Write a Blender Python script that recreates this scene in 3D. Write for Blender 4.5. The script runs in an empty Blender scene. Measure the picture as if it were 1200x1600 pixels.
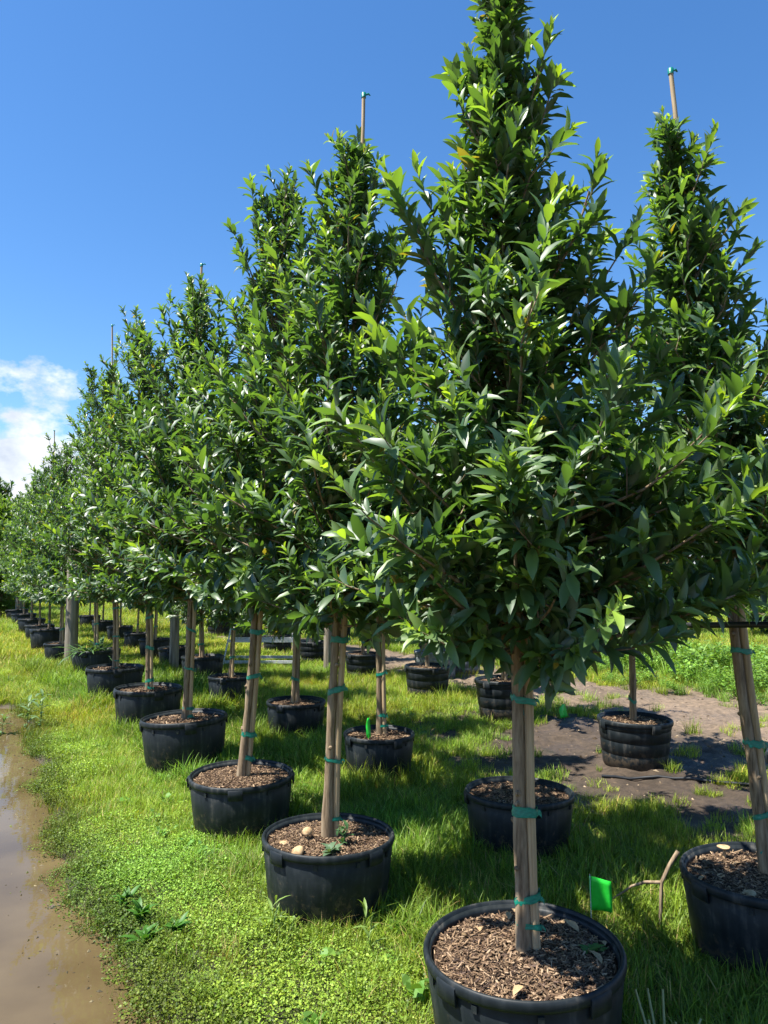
import bpy, math
import numpy as np
from mathutils import Matrix, Vector, Euler

sc = bpy.context.scene
COL = sc.collection
R = math.radians

# ------------------------------------------------------------------ camera, sky, sun, exposure
CAM_H, PITCH, FPX = 1.65, R(4.5), 1180.0
cd = bpy.data.cameras.new('camera'); cam = bpy.data.objects.new('camera', cd); COL.objects.link(cam)
cam.location = (0, 0, CAM_H); cam.rotation_euler = (R(90) + PITCH, 0, 0)
cd.sensor_fit = 'VERTICAL'; cd.sensor_height = 24.0; cd.lens = 24.0 * FPX / 1600.0
cd.clip_start = 0.05; cd.clip_end = 3000
sc.camera = cam

SUN_EL = R(63); SUN_DIR = Vector((-0.956 * math.cos(SUN_EL), -0.292 * math.cos(SUN_EL), math.sin(SUN_EL))).normalized()
world = bpy.data.worlds.new('World'); sc.world = world; world.use_nodes = True
wn = world.node_tree; wn.nodes.clear()
def W(t, **k):
    n = wn.nodes.new(t)
    for a, v in k.items(): setattr(n, a, v)
    return n
wo = W('ShaderNodeOutputWorld'); bg = W('ShaderNodeBackground'); bg.inputs['Strength'].default_value = 0.085
sky = W('ShaderNodeTexSky', sky_type='NISHITA', sun_disc=False, sun_elevation=SUN_EL,
        sun_rotation=math.atan2(SUN_DIR.x, SUN_DIR.y), altitude=0, air_density=1.0, dust_density=0.25, ozone_density=4.0)
tc = W('ShaderNodeTexCoord'); sep = W('ShaderNodeSeparateXYZ'); wn.links.new(tc.outputs['Generated'], sep.inputs[0])
def wmath(op, a, b=None, clamp=False):
    n = W('ShaderNodeMath', operation=op, use_clamp=clamp)
    for i, v in enumerate((a, b)):
        if v is None: continue
        if isinstance(v, (int, float)): n.inputs[i].default_value = v
        else: wn.links.new(v, n.inputs[i])
    return n.outputs[0]
mp = W('ShaderNodeMapping'); mp.inputs['Scale'].default_value = (1, 1, 1.7); mp.inputs['Location'].default_value = (-1.049, -2.18, 0.02)
wn.links.new(tc.outputs['Generated'], mp.inputs[0])
n1 = W('ShaderNodeTexNoise'); n1.inputs['Scale'].default_value = 3.2; n1.inputs['Detail'].default_value = 9; n1.inputs['Roughness'].default_value = 0.58
n2 = W('ShaderNodeTexNoise'); n2.inputs['Scale'].default_value = 9.0; n2.inputs['Detail'].default_value = 7; n2.inputs['Roughness'].default_value = 0.6
wn.links.new(mp.outputs[0], n1.inputs[0]); wn.links.new(mp.outputs[0], n2.inputs[0])
# a bank of cumulus that stands along the horizon all the way round
elev = wmath('SUBTRACT', 0.166, sep.outputs[2])                  # positive below about 11.5 degrees
shape = wmath('ADD', wmath('MULTIPLY', elev, 7.0), wmath('MULTIPLY', wmath('SUBTRACT', n1.outputs[0], 0.5), 4.5))
mask = wmath('MULTIPLY', wmath('MULTIPLY', shape, 4.5, clamp=True), 0.97)
cr = W('ShaderNodeValToRGB'); cr.color_ramp.elements[0].position = 0.33; cr.color_ramp.elements[0].color = (3.0, 3.4, 4.1, 1)
cr.color_ramp.elements[1].position = 0.6; cr.color_ramp.elements[1].color = (5.6, 5.8, 6.1, 1)
wn.links.new(n2.outputs[0], cr.inputs[0])
hs = W('ShaderNodeHueSaturation'); hs.inputs['Saturation'].default_value = 1.22; hs.inputs['Value'].default_value = 1.03; hs.inputs['Hue'].default_value = 0.502
wn.links.new(sky.outputs[0], hs.inputs['Color'])
mx = W('ShaderNodeMix', data_type='RGBA'); wn.links.new(mask, mx.inputs['Factor'])
wn.links.new(hs.outputs[0], mx.inputs['A']); wn.links.new(cr.outputs[0], mx.inputs['B'])
wn.links.new(mx.outputs['Result'], bg.inputs['Color']); wn.links.new(bg.outputs[0], wo.inputs[0])

sl = bpy.data.lights.new('sun', 'SUN'); sl.energy = 5.0; sl.angle = R(0.53); sl.color = (1.0, 0.955, 0.88)
so = bpy.data.objects.new('sun', sl); COL.objects.link(so); so.location = (-5, -1, 9)
so.rotation_euler = SUN_DIR.to_track_quat('Z', 'Y').to_euler()

sc.view_settings.view_transform = 'Standard'; sc.view_settings.look = 'None'
sc.view_settings.exposure = 1.32; sc.view_settings.gamma = 1.0; sc.view_settings.use_curve_mapping = False
sc.render.engine = 'CYCLES'
cy = sc.cycles
cy.max_bounces = 4; cy.diffuse_bounces = 2; cy.glossy_bounces = 2; cy.transmission_bounces = 3; cy.transparent_max_bounces = 4
cy.use_adaptive_sampling = True; cy.adaptive_threshold = 0.02
cy.caustics_reflective = False; cy.caustics_refractive = False; cy.sample_clamp_indirect = 6.0
cy.use_denoising = True; cy.denoising_prefilter = 'ACCURATE'

# ------------------------------------------------------------------ small helpers
def vnoise(x, y, seed=0):
    """smooth value noise on the plane, 0..1"""
    xi = np.floor(x).astype(np.int64); yi = np.floor(y).astype(np.int64)
    xf = x - xi; yf = y - yi
    xf = xf * xf * (3 - 2 * xf); yf = yf * yf * (3 - 2 * yf)
    def h(a, b):
        v = (a * 374761393 + b * 668265263 + seed * 1442695041) & 0x7fffffff
        v = ((v ^ (v >> 13)) * 1274126177) & 0x7fffffff
        return ((v ^ (v >> 16)) & 0xffff) / 65535.0
    return (h(xi, yi) * (1 - xf) + h(xi + 1, yi) * xf) * (1 - yf) + (h(xi, yi + 1) * (1 - xf) + h(xi + 1, yi + 1) * xf) * yf
def fbm(x, y, seed=0, octv=4):
    s = 0; a = 0.5; t = 0
    for i in range(octv):
        s = s + a * vnoise(x * 2 ** i, y * 2 ** i, seed + i * 17); t += a; a *= 0.5
    return s / t
def sstep(a, b, x):
    t = np.clip((x - a) / (b - a), 0, 1); return t * t * (3 - 2 * t)

def np_mesh(name, V, F, mat=None, smooth=True, tint=None):
    """V (n,3); F list of integer arrays, each (m,k); tint (n,3) -> point colour attribute"""
    V = np.asarray(V, np.float32)
    if isinstance(F, np.ndarray): F = [F]
    F = [np.asarray(f, np.int32) for f in F if len(f)]
    me = bpy.data.meshes.new(name)
    me.vertices.add(len(V)); me.vertices.foreach_set('co', V.ravel())
    loops = np.concatenate([f.ravel() for f in F]); tot = np.concatenate([np.full(len(f), f.shape[1], np.int32) for f in F])
    st = np.concatenate([[0], np.cumsum(tot)[:-1]]).astype(np.int32)
    me.loops.add(len(loops)); me.loops.foreach_set('vertex_index', loops)
    me.polygons.add(len(tot)); me.polygons.foreach_set('loop_start', st); me.polygons.foreach_set('loop_total', tot)
    me.polygons.foreach_set('use_smooth', np.full(len(tot), bool(smooth)))
    if tint is not None:
        a = me.color_attributes.new('tint', 'FLOAT_COLOR', 'POINT')
        c = np.ones((len(V), 4), np.float32); c[:, :3] = tint; a.data.foreach_set('color', c.ravel())
    me.update(calc_edges=True)
    if mat: me.materials.append(mat)
    return me
class MB:
    """collects shapes into one mesh"""
    def __init__(s): s.V = []; s.F3 = []; s.F4 = []; s.T = []; s.n = 0
    def add(s, V, F, tint=None):
        V = np.asarray(V, float); F = np.asarray(F, np.int64)
        (s.F3 if F.shape[1] == 3 else s.F4).append(F + s.n)
        s.V.append(V); s.n += len(V)
        if tint is not None:
            s.T.append(np.broadcast_to(np.asarray(tint, float), (len(V), 3)))
    def tube(s, pts, rad, seg=8, cap=True, tint=None, wob=0, rng=None):
        pts = np.asarray(pts, float); n = len(pts); rad = np.broadcast_to(np.asarray(rad, float), (n,))
        d = np.gradient(pts, axis=0); d /= np.linalg.norm(d, axis=1)[:, None] + 1e-9
        ref = np.array([0.31, 0.87, 0.2]) if abs(d[0] @ np.array([0, 0, 1])) > 0.7 else np.array([0, 0, 1.0])
        u = np.cross(d, ref); u /= np.linalg.norm(u, axis=1)[:, None]; v = np.cross(d, u)
        a = np.linspace(0, 2 * np.pi, seg, endpoint=False)
        rr = rad[:, None] * np.ones(seg)
        if wob and rng is not None: rr = rr * (1 + wob * rng.standard_normal((n, seg)))
        V = pts[:, None, :] + rr[..., None] * (np.cos(a)[None, :, None] * u[:, None, :] + np.sin(a)[None, :, None] * v[:, None, :])
        i = np.arange(n - 1)[:, None] * seg; j = np.arange(seg)[None, :]; k = (j + 1) % seg
        F = np.stack([i + j, i + k, i + seg + k, i + seg + j], -1).reshape(-1, 4)
        s.add(V.reshape(-1, 3), F, tint)
        if cap:
            for e, o in ((0, 1), (n - 1, 0)):
                ring = V[e]; c = pts[e][None]
                FF = np.stack([np.arange(seg), (np.arange(seg) + 1) % seg, np.full(seg, seg)], -1)
                if o == 1: FF = FF[:, ::-1]
                s.add(np.vstack([ring, c]), FF, tint)
    def lathe(s, prof, seg=64, tint=None, rfun=None):
        prof = np.asarray(prof, float); a = np.linspace(0, 2 * np.pi, seg, endpoint=False); n = len(prof)
        rr = prof[:, 0][:, None] * np.ones(seg)
        if rfun is not None: rr = rr * rfun(a)[None, :]
        V = np.stack([rr * np.cos(a), rr * np.sin(a), prof[:, 1][:, None] * np.ones(seg)], -1)
        i = np.arange(n - 1)[:, None] * seg; j = np.arange(seg)[None, :]; k = (j + 1) % seg
        F = np.stack([i + j, i + k, i + seg + k, i + seg + j], -1).reshape(-1, 4)
        s.add(V.reshape(-1, 3), F, tint)
    def box(s, c, sz, M=None, tint=None):
        q = np.array([[x, y, z] for x in (-.5, .5) for y in (-.5, .5) for z in (-.5, .5)]) * np.asarray(sz)
        if M is not None: q = q @ np.asarray(M.to_3x3()).T
        F = [[0, 1, 3, 2], [4, 6, 7, 5], [0, 4, 5, 1], [2, 3, 7, 6], [0, 2, 6, 4], [1, 5, 7, 3]]
        s.add(q + np.asarray(c), F, tint)
    def mesh(s, name, mat, smooth=True):
        F = []
        if s.F3: F.append(np.concatenate(s.F3))
        if s.F4: F.append(np.concatenate(s.F4))
        return np_mesh(name, np.concatenate(s.V), F, mat, smooth, np.concatenate(s.T) if s.T else None)
def link(name, me, parent=None, loc=None, mtx=None):
    o = bpy.data.objects.new(name, me); COL.objects.link(o)
    if parent is not None: o.parent = parent
    if loc is not None: o.location = loc
    if mtx is not None: o.matrix_local = mtx
    return o
def tag(o, label=None, cat=None, group=None, kind=None):
    if label: o['label'] = label
    if cat: o['category'] = cat
    if group: o['group'] = group
    if kind: o['kind'] = kind
    return o
def empty(name, loc, rz=0, s=1.0):
    e = bpy.data.objects.new(name, None); COL.objects.link(e); e.empty_display_size = 0.2
    e.location = loc; e.rotation_euler = (0, 0, rz); e.scale = (s, s, s) if np.isscalar(s) else s
    return e
def dup(root, loc, rz=0, s=1.0, tilt=(0, 0)):
    def rec(o, par):
        c = o.copy(); COL.objects.link(c); c.parent = par
        for ch in list(o.children): rec(ch, c)
        return c
    c = rec(root, None)
    c.location = loc; c.rotation_euler = (tilt[0], tilt[1], rz); c.scale = (s, s, s) if np.isscalar(s) else s
    return c

# ------------------------------------------------------------------ materials
def mat(name):
    m = bpy.data.materials.new(name); m.use_nodes = True; nt = m.node_tree; nt.nodes.clear()
    out = nt.nodes.new('ShaderNodeOutputMaterial'); return m, nt, out
def nd(nt, t, ins=None, **k):
    n = nt.nodes.new(t)
    for a, v in k.items(): setattr(n, a, v)
    for a, v in (ins or {}).items():
        if hasattr(v, 'links') or hasattr(v, 'is_linked'): nt.links.new(v, n.inputs[a])
        else: n.inputs[a].default_value = v
    return n
def ramp(nt, fac, stops):
    r = nt.nodes.new('ShaderNodeValToRGB'); el = r.color_ramp.elements
    while len(el) > 1: el.remove(el[-1])
    el[0].position = stops[0][0]; el[0].color = (*stops[0][1], 1)
    for p, c in stops[1:]:
        e = el.new(p); e.color = (*c, 1)
    nt.links.new(fac, r.inputs[0]); return r.outputs[0]
def obco(nt): return nt.nodes.new('ShaderNodeTexCoord').outputs['Object']
def leaf_like(name, rough, spec, trans, tcol, inst=False, under=None, bump=0):
    m, nt, out = mat(name)
    a = nd(nt, 'ShaderNodeAttribute', attribute_name='tint'); col = a.outputs['Color']
    if inst:
        b = nd(nt, 'ShaderNodeAttribute', attribute_name='tone', attribute_type='INSTANCER')
        col = nd(nt, 'ShaderNodeMix', {'Factor': 1.0, 'A': col, 'B': b.outputs['Color']}, data_type='RGBA', blend_type='MULTIPLY').outputs['Result']
    top = col
    if under is not None:
        g = nt.nodes.new('ShaderNodeNewGeometry')
        un = nd(nt, 'ShaderNodeMix', {'Factor': 0.55, 'A': col, 'B': (*under, 1)}, data_type='RGBA').outputs['Result']
        top = nd(nt, 'ShaderNodeMix', {'Factor': g.outputs['Backfacing'], 'A': col, 'B': un}, data_type='RGBA').outputs['Result']
    pr = nd(nt, 'ShaderNodeBsdfPrincipled', {'Base Color': top, 'Roughness': rough, 'Specular IOR Level': spec})
    tm = nd(nt, 'ShaderNodeMix', {'Factor': 1.0, 'A': col, 'B': (*tcol, 1)}, data_type='RGBA', blend_type='MULTIPLY').outputs['Result']
    tr = nd(nt, 'ShaderNodeBsdfTranslucent', {'Color': tm})
    ms = nd(nt, 'ShaderNodeMixShader', {0: trans, 1: pr.outputs[0], 2: tr.outputs[0]})
    nt.links.new(ms.outputs[0], out.inputs[0]); return m
M = {}
M['leaf'] = leaf_like('tree_leaf', 0.46, 0.9, 0.34, (2.3, 2.3, 0.6), under=(0.12, 0.17, 0.085))
M['grass'] = leaf_like('grass_blade', 0.5, 0.3, 0.35, (1.5, 1.4, 0.6), inst=True)
M['weed'] = leaf_like('weed_leaf', 0.5, 0.35, 0.3, (1.6, 1.5, 0.6))

def simple(name, stops, scale=(20, 20, 20), rough=0.7, spec=0.3, bump=0.2, detail=6, bscale=None, dist=0.01, nscale=1.0):
    m, nt, out = mat(name)
    mpn = nd(nt, 'ShaderNodeMapping', {0: obco(nt), 'Scale': scale})
    n = nd(nt, 'ShaderNodeTexNoise', {'Vector': mpn.outputs[0], 'Scale': nscale, 'Detail': detail, 'Roughness': 0.6})
    c = ramp(nt, n.outputs[0], stops)
    bm = nd(nt, 'ShaderNodeBump', {'Strength': bump, 'Distance': dist, 'Height': n.outputs[0]})
    p = nd(nt, 'ShaderNodeBsdfPrincipled', {'Base Color': c, 'Roughness': rough, 'Specular IOR Level': spec, 'Normal': bm.outputs[0]})
    nt.links.new(p.outputs[0], out.inputs[0]); return m
M['bark'] = simple('tree_bark', [(0.30, (0.07, 0.05, 0.03)), (0.47, (0.20, 0.145, 0.09)), (0.7, (0.33, 0.26, 0.17))], (55, 55, 7), 0.85, 0.2, 0.6, dist=0.006)
M['stake'] = simple('stake_wood', [(0.3, (0.22, 0.15, 0.08)), (0.5, (0.38, 0.275, 0.155)), (0.72, (0.50, 0.38, 0.235))], (90, 90, 3), 0.7, 0.25, 0.3, dist=0.003)
M['post'] = simple('weathered_post', [(0.3, (0.10, 0.085, 0.065)), (0.5, (0.22, 0.19, 0.15)), (0.7, (0.34, 0.30, 0.25))], (25, 25, 2), 0.9, 0.1, 0.4)
M['cane'] = simple('cane', [(0.35, (0.28, 0.20, 0.12)), (0.6, (0.48, 0.37, 0.24))], (40, 40, 4), 0.5, 0.4, 0.1)
M['tape'] = simple('green_tape', [(0.3, (0.0, 0.115, 0.075)), (0.7, (0.005, 0.23, 0.155))], (60, 60, 160), 0.35, 0.5, 0.5, dist=0.003)
M['flag'] = simple('flag_plastic', [(0.3, (0.02, 0.50, 0.03)), (0.7, (0.03, 0.62, 0.05))], (30, 30, 30), 0.4, 0.4, 0.2)
M['alu'] = simple('aluminium', [(0.3, (0.42, 0.43, 0.44)), (0.7, (0.62, 0.63, 0.64))], (30, 30, 30), 0.45, 0.5, 0.05)
M['pipe'] = simple('black_pipe', [(0.3, (0.010, 0.011, 0.013)), (0.7, (0.022, 0.024, 0.027))], (20, 20, 20), 0.45, 0.45, 0.05)
M['soil'] = simple('potting_soil', [(0.3, (0.02, 0.013, 0.008)), (0.55, (0.07, 0.045, 0.028)), (0.75, (0.15, 0.10, 0.065))], (60, 60, 60), 0.95, 0.1, 0.9, dist=0.01)
M['mush'] = simple('mushroom_skin', [(0.35, (0.26, 0.16, 0.075)), (0.6, (0.48, 0.34, 0.19))], (40, 40, 40), 0.7, 0.2, 0.3)
M['crate'] = simple('blue_tub', [(0.3, (0.012, 0.022, 0.05)), (0.7, (0.02, 0.035, 0.075))], (10, 10, 10), 0.5, 0.4, 0.05)
M['palm'] = M['weed']
# nursery pot plastic with dried-on dirt
def pot_mat(name, a, b):
    m, nt, out = mat(name); co = obco(nt)
    n = nd(nt, 'ShaderNodeTexNoise', {'Vector': co, 'Scale': 9.0, 'Detail': 8, 'Roughness': 0.65})
    sp = nd(nt, 'ShaderNodeMapping', {0: co, 'Scale': (30, 30, 2.5)})
    n2 = nd(nt, 'ShaderNodeTexNoise', {'Vector': sp.outputs[0], 'Scale': 1.0, 'Detail': 4})
    mixn = nd(nt, 'ShaderNodeMath', {0: n.outputs[0], 1: n2.outputs[0]}, operation='MULTIPLY').outputs[0]
    c = ramp(nt, mixn, [(0.18, a), (0.30, b), (0.43, (0.06, 0.058, 0.052))])
    sz = nd(nt, 'ShaderNodeSeparateXYZ', {0: co}); n3 = nd(nt, 'ShaderNodeTexNoise', {'Vector': co, 'Scale': 26.0, 'Detail': 6, 'Roughness': 0.7})
    hz_ = nd(nt, 'ShaderNodeMapRange', {'Value': sz.outputs[2], 'From Min': 0.02, 'From Max': 0.30, 'To Min': 0.16, 'To Max': -0.16}).outputs[0]
    ad = nd(nt, 'ShaderNodeMath', {0: n3.outputs[0], 1: hz_}, operation='ADD').outputs[0]
    mk = nd(nt, 'ShaderNodeMapRange', {'Value': ad, 'From Min': 0.55, 'From Max': 0.66, 'To Min': 0.0, 'To Max': 0.7}).outputs[0]
    c = nd(nt, 'ShaderNodeMix', {'Factor': mk, 'A': c, 'B': (0.085, 0.064, 0.043, 1)}, data_type='RGBA').outputs['Result']
    r = nd(nt, 'ShaderNodeMapRange', {'Value': n.outputs[0], 'To Min': 0.38, 'To Max': 0.62})
    bm = nd(nt, 'ShaderNodeBump', {'Strength': 0.12, 'Distance': 0.01, 'Height': n.outputs[0]})
    p = nd(nt, 'ShaderNodeBsdfPrincipled', {'Base Color': c, 'Roughness': r.outputs[0], 'Specular IOR Level': 0.25, 'Normal': bm.outputs[0]})
    nt.links.new(p.outputs[0], out.inputs[0]); return m
M['pot'] = pot_mat('pot_plastic', (0.007, 0.0105, 0.0125), (0.015, 0.0195, 0.022))
M['greypot'] = pot_mat('grey_pot_plastic', (0.10, 0.12, 0.13), (0.16, 0.18, 0.19))
# ground: colour attribute laid by what covers the earth there, plus grain
m, nt, out = mat('earth'); M['earth'] = m; co = obco(nt)
a = nd(nt, 'ShaderNodeAttribute', attribute_name='tint')
n = nd(nt, 'ShaderNodeTexNoise', {'Vector': co, 'Scale': 14.0, 'Detail': 10, 'Roughness': 0.7})
v = ramp(nt, n.outputs[0], [(0.3, (0.45, 0.45, 0.45)), (0.52, (1.0, 1.0, 1.0)), (0.72, (1.5, 1.45, 1.4))])
c = nd(nt, 'ShaderNodeMix', {'Factor': 1.0, 'A': a.outputs['Color'], 'B': v}, data_type='RGBA', blend_type='MULTIPLY').outputs['Result']
wet = nd(nt, 'ShaderNodeTexNoise', {'Vector': co, 'Scale': 1.3, 'Detail': 5})
rg = nd(nt, 'ShaderNodeMapRange', {'Value': wet.outputs[0], 'From Min': 0.4, 'From Max': 0.6, 'To Min': 0.55, 'To Max': 0.95})
bm = nd(nt, 'ShaderNodeBump', {'Strength': 0.8, 'Distance': 0.03, 'Height': n.outputs[0]})
p = nd(nt, 'ShaderNodeBsdfPrincipled', {'Base Color': c, 'Roughness': rg.outputs[0], 'Specular IOR Level': 0.3, 'Normal': bm.outputs[0]})
nt.links.new(p.outputs[0], out.inputs[0])
# muddy water
m, nt, out = mat('muddy_water'); M['water'] = m; co = obco(nt)
n = nd(nt, 'ShaderNodeTexNoise', {'Vector': co, 'Scale': 1.6, 'Detail': 5})
c = ramp(nt, n.outputs[0], [(0.35, (0.078, 0.055, 0.026)), (0.65, (0.118, 0.086, 0.043))])
n2 = nd(nt, 'ShaderNodeTexNoise', {'Vector': co, 'Scale': 7.0, 'Detail': 3})
bm = nd(nt, 'ShaderNodeBump', {'Strength': 0.03, 'Distance': 0.02, 'Height': n2.outputs[0]})
p = nd(nt, 'ShaderNodeBsdfPrincipled', {'Base Color': c, 'Roughness': 0.025, 'IOR': 1.33, 'Specular IOR Level': 0.5, 'Normal': bm.outputs[0]})
nt.links.new(p.outputs[0], out.inputs[0])
# bark mulch chips: colour from the chip
m, nt, out = mat('bark_chip'); M['chip'] = m
a = nd(nt, 'ShaderNodeAttribute', attribute_name='tint')
p = nd(nt, 'ShaderNodeBsdfPrincipled', {'Base Color': a.outputs['Color'], 'Roughness': 0.85, 'Specular IOR Level': 0.2})
nt.links.new(p.outputs[0], out.inputs[0])

# ------------------------------------------------------------------ the lie of the land
P1 = np.array([0.49, 2.74]); RD = np.array([-0.55, 0.835]); RN = np.array([0.835, 0.55])
PUD_Y = np.array([-6, 0.0, 2.0, 2.90, 3.20, 3.52, 3.99, 4.51, 5.47, 6.51, 8.39, 9.36, 10.5, 60])
PUD_X = np.array([1.2, 0.40, -0.27, -0.63, -0.93, -1.11, -1.49, -1.78, -2.29, -2.86, -3.82, -4.40, -5.5, -34])
def edge_d(x, y):
    """metres to the right of the puddle's grassy edge (negative: over the puddle)"""
    e = np.interp(y, PUD_Y, PUD_X) + 0.16 * (fbm(y * 2.2, y * 0 + 3.1, 5) - 0.5) + 0.10 * (vnoise(y * 7, y * 0, 9) - 0.5)
    return (x - e) * 0.84
def st(x, y):
    return (x - P1[0]) * RN[0] + (y - P1[1]) * RN[1], (x - P1[0]) * RD[0] + (y - P1[1]) * RD[1]
def ground_z(x, y):
    x = np.asarray(x, float); y = np.asarray(y, float)
    d = edge_d(x, y); s, t = st(x, y)
    near = 1 - sstep(9.0, 9.9, y)
    basin = (1 - sstep(-0.20, 0.10, d)) * near * sstep(-5.5, -4.2, s)
    z = 0.03 * (fbm(x * 0.7, y * 0.7, 1) - 0.5) - 0.10 * basin
    road = sstep(1.9, 3.0, s)
    z = z + road * (0.07 * (fbm(x * 3.1, y * 3.1, 21, 3) - 0.5) + 0.055 * (fbm(x * 9, y * 9, 23, 2) - 0.5))
    return z * (1 - sstep(60, 120, np.hypot(x, y)))
def cover(x, y):
    """how much green grows here, 0..1"""
    s, t = st(x, y); d = edge_d(x, y)
    n = fbm(x * 0.9 + 7, y * 0.9, 31); n2 = fbm(x * 3.3, y * 3.3, 37)
    g = np.ones_like(s)
    pud = sstep(-0.16, 0.05, d + 0.30 * (n2 - 0.5))
    pud = np.where(y > 9.9, 1.0, np.where(y > 9.2, np.maximum(pud, sstep(9.5, 9.9, y)), pud))
    g = g * pud
    bare = sstep(0.95, 1.8, s) * (1 - sstep(4.0, 7.0, t)) * (0.6 + 0.4 * sstep(1.9, 3.0, s))                 # bare mud among the near right-hand pots
    road = sstep(4.5, 5.2, s) * (1 - sstep(6.6, 7.3, s)) * (1 - 0.55 * sstep(14, 20, t))
    thin = np.clip((n * 0.55 + n2 * 0.45 - 0.56) * 8 + 0.5, 0, 1)
    worn = sstep(0.54, 0.66, fbm(x * 1.9 + 40, y * 1.9, 101)) * sstep(-0.5, 0.4, s)
    g = g * (1 - 0.75 * worn * (0.4 + 0.6 * n2))
    g = g * (1 - bare * (1 - 0.85 * thin))
    g = g * (1 - road * (1 - 0.16 * thin))
    return np.clip(g, 0, 1)

def axis(a, b, fine, lo, hi, grow=1.16):
    mid = list(np.arange(a, b, fine)); out = list(mid); h = fine; x = mid[0]
    while x > lo: h *= grow; x -= h; out.insert(0, x)
    h = fine; x = mid[-1]
    while x < hi: h *= grow; x += h; out.append(x)
    return np.array(out)
gx = axis(-5.5, 5.5, 0.05, -900, 900); gy = axis(1.5, 13.5, 0.05, -300, 1500)
GX, GY = np.meshgrid(gx, gy); gz = ground_z(GX, GY); cv = cover(GX, GY)
S_, T_ = st(GX, GY); D_ = edge_d(GX, GY)
mud = np.array([0.058, 0.042, 0.029]); tan = np.array([0.19, 0.14, 0.095]); under = np.array([0.036, 0.040, 0.014])  # under: soil beneath the grass, darkened to paint in shadow among the blades
far = np.array([0.10, 0.14, 0.03])
soil = mud + (tan - mud) * (sstep(4.3, 5.4, S_) * (0.55 + 0.45 * fbm(GX, GY, 51)))[..., None]
soil = soil * (0.65 + 0.7 * fbm(GX * 1.7, GY * 1.7, 53))[..., None]
wetbank = ((1 - sstep(-0.1, 0.25, D_)) * (GY < 10))[..., None]
soil = soil * (1 - wetbank) + np.array([0.085, 0.064, 0.040]) * wetbank
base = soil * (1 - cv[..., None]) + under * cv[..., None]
fw = sstep(25, 45, np.hypot(GX, GY))[..., None]; base = base * (1 - fw) + far * fw
ny, nx = GX.shape; idx = np.arange(nx * ny).reshape(ny, nx)
gF = np.stack([idx[:-1, :-1], idx[:-1, 1:], idx[1:, 1:], idx[1:, :-1]], -1).reshape(-1, 4)
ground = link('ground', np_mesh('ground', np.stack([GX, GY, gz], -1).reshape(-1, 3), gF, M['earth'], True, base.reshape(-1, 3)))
tag(ground, 'dark earth ground of the tree nursery with a muddy track', kind='structure')
# puddle
wy = np.concatenate([np.arange(-3, 10.0, 0.12)]); L = np.interp(wy, PUD_Y, PUD_X)
wV = np.array([[l - k, y, -0.042] for y, l in zip(wy, L) for k in (3.6, 1.5, 0.6, -0.12)])
q = np.arange(len(wy) - 1)[:, None] * 4 + np.arange(3)[None]; wF = np.stack([q, q + 1, q + 5, q + 4], -1).reshape(-1, 4)
water = link('water', np_mesh('water', wV, wF, M['water'])); tag(water, 'brown muddy puddle water along the grass verge', kind='structure')

# ------------------------------------------------------------------ scattering of stuff by geometry nodes
def scatter(name, P, rot, scl, vi, tone, protos, label, cat):
    pc = bpy.data.collections.new(name + '_kinds')
    for i, me in enumerate(protos):
        pc.objects.link(bpy.data.objects.new('%s_kind_%02d' % (name, i), me))
    me = bpy.data.meshes.new(name); me.vertices.add(len(P)); me.vertices.foreach_set('co', np.asarray(P, np.float32).ravel())
    for nm, ty, arr in (('rot', 'FLOAT_VECTOR', rot), ('scl', 'FLOAT_VECTOR', scl)):
        at = me.attributes.new(nm, ty, 'POINT'); at.data.foreach_set('vector', np.asarray(arr, np.float32).ravel())
    at = me.attributes.new('vi', 'INT', 'POINT'); at.data.foreach_set('value', np.asarray(vi, np.int32))
    at = me.attributes.new('tone', 'FLOAT_COLOR', 'POINT')
    c = np.ones((len(P), 4), np.float32); c[:, :3] = tone; at.data.foreach_set('color', c.ravel())
    o = link(name, me); g = bpy.data.node_groups.new(name, 'GeometryNodeTree')
    g.interface.new_socket('Geometry', in_out='INPUT', socket_type='NodeSocketGeometry')
    g.interface.new_socket('Geometry', in_out='OUTPUT', socket_type='NodeSocketGeometry')
    N = g.nodes; gi = N.new('NodeGroupInput'); go = N.new('NodeGroupOutput')
    ip = N.new('GeometryNodeInstanceOnPoints'); ci = N.new('GeometryNodeCollectionInfo')
    ci.inputs['Collection'].default_value = pc; ci.inputs['Separate Children'].default_value = True; ci.inputs['Reset Children'].default_value = True
    def na(nm, ty):
        n = N.new('GeometryNodeInputNamedAttribute'); n.data_type = ty; n.inputs['Name'].default_value = nm; return n.outputs['Attribute']
    l = g.links.new
    l(gi.outputs[0], ip.inputs['Points']); l(ci.outputs[0], ip.inputs['Instance']); ip.inputs['Pick Instance'].default_value = True
    l(na('vi', 'INT'), ip.inputs['Instance Index']); l(na('rot', 'FLOAT_VECTOR'), ip.inputs['Rotation']); l(na('scl', 'FLOAT_VECTOR'), ip.inputs['Scale'])
    l(ip.outputs[0], go.inputs[0])
    md = o.modifiers.new('scatter', 'NODES'); md.node_group = g
    tag(o, label, cat, kind='stuff'); return o

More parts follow.
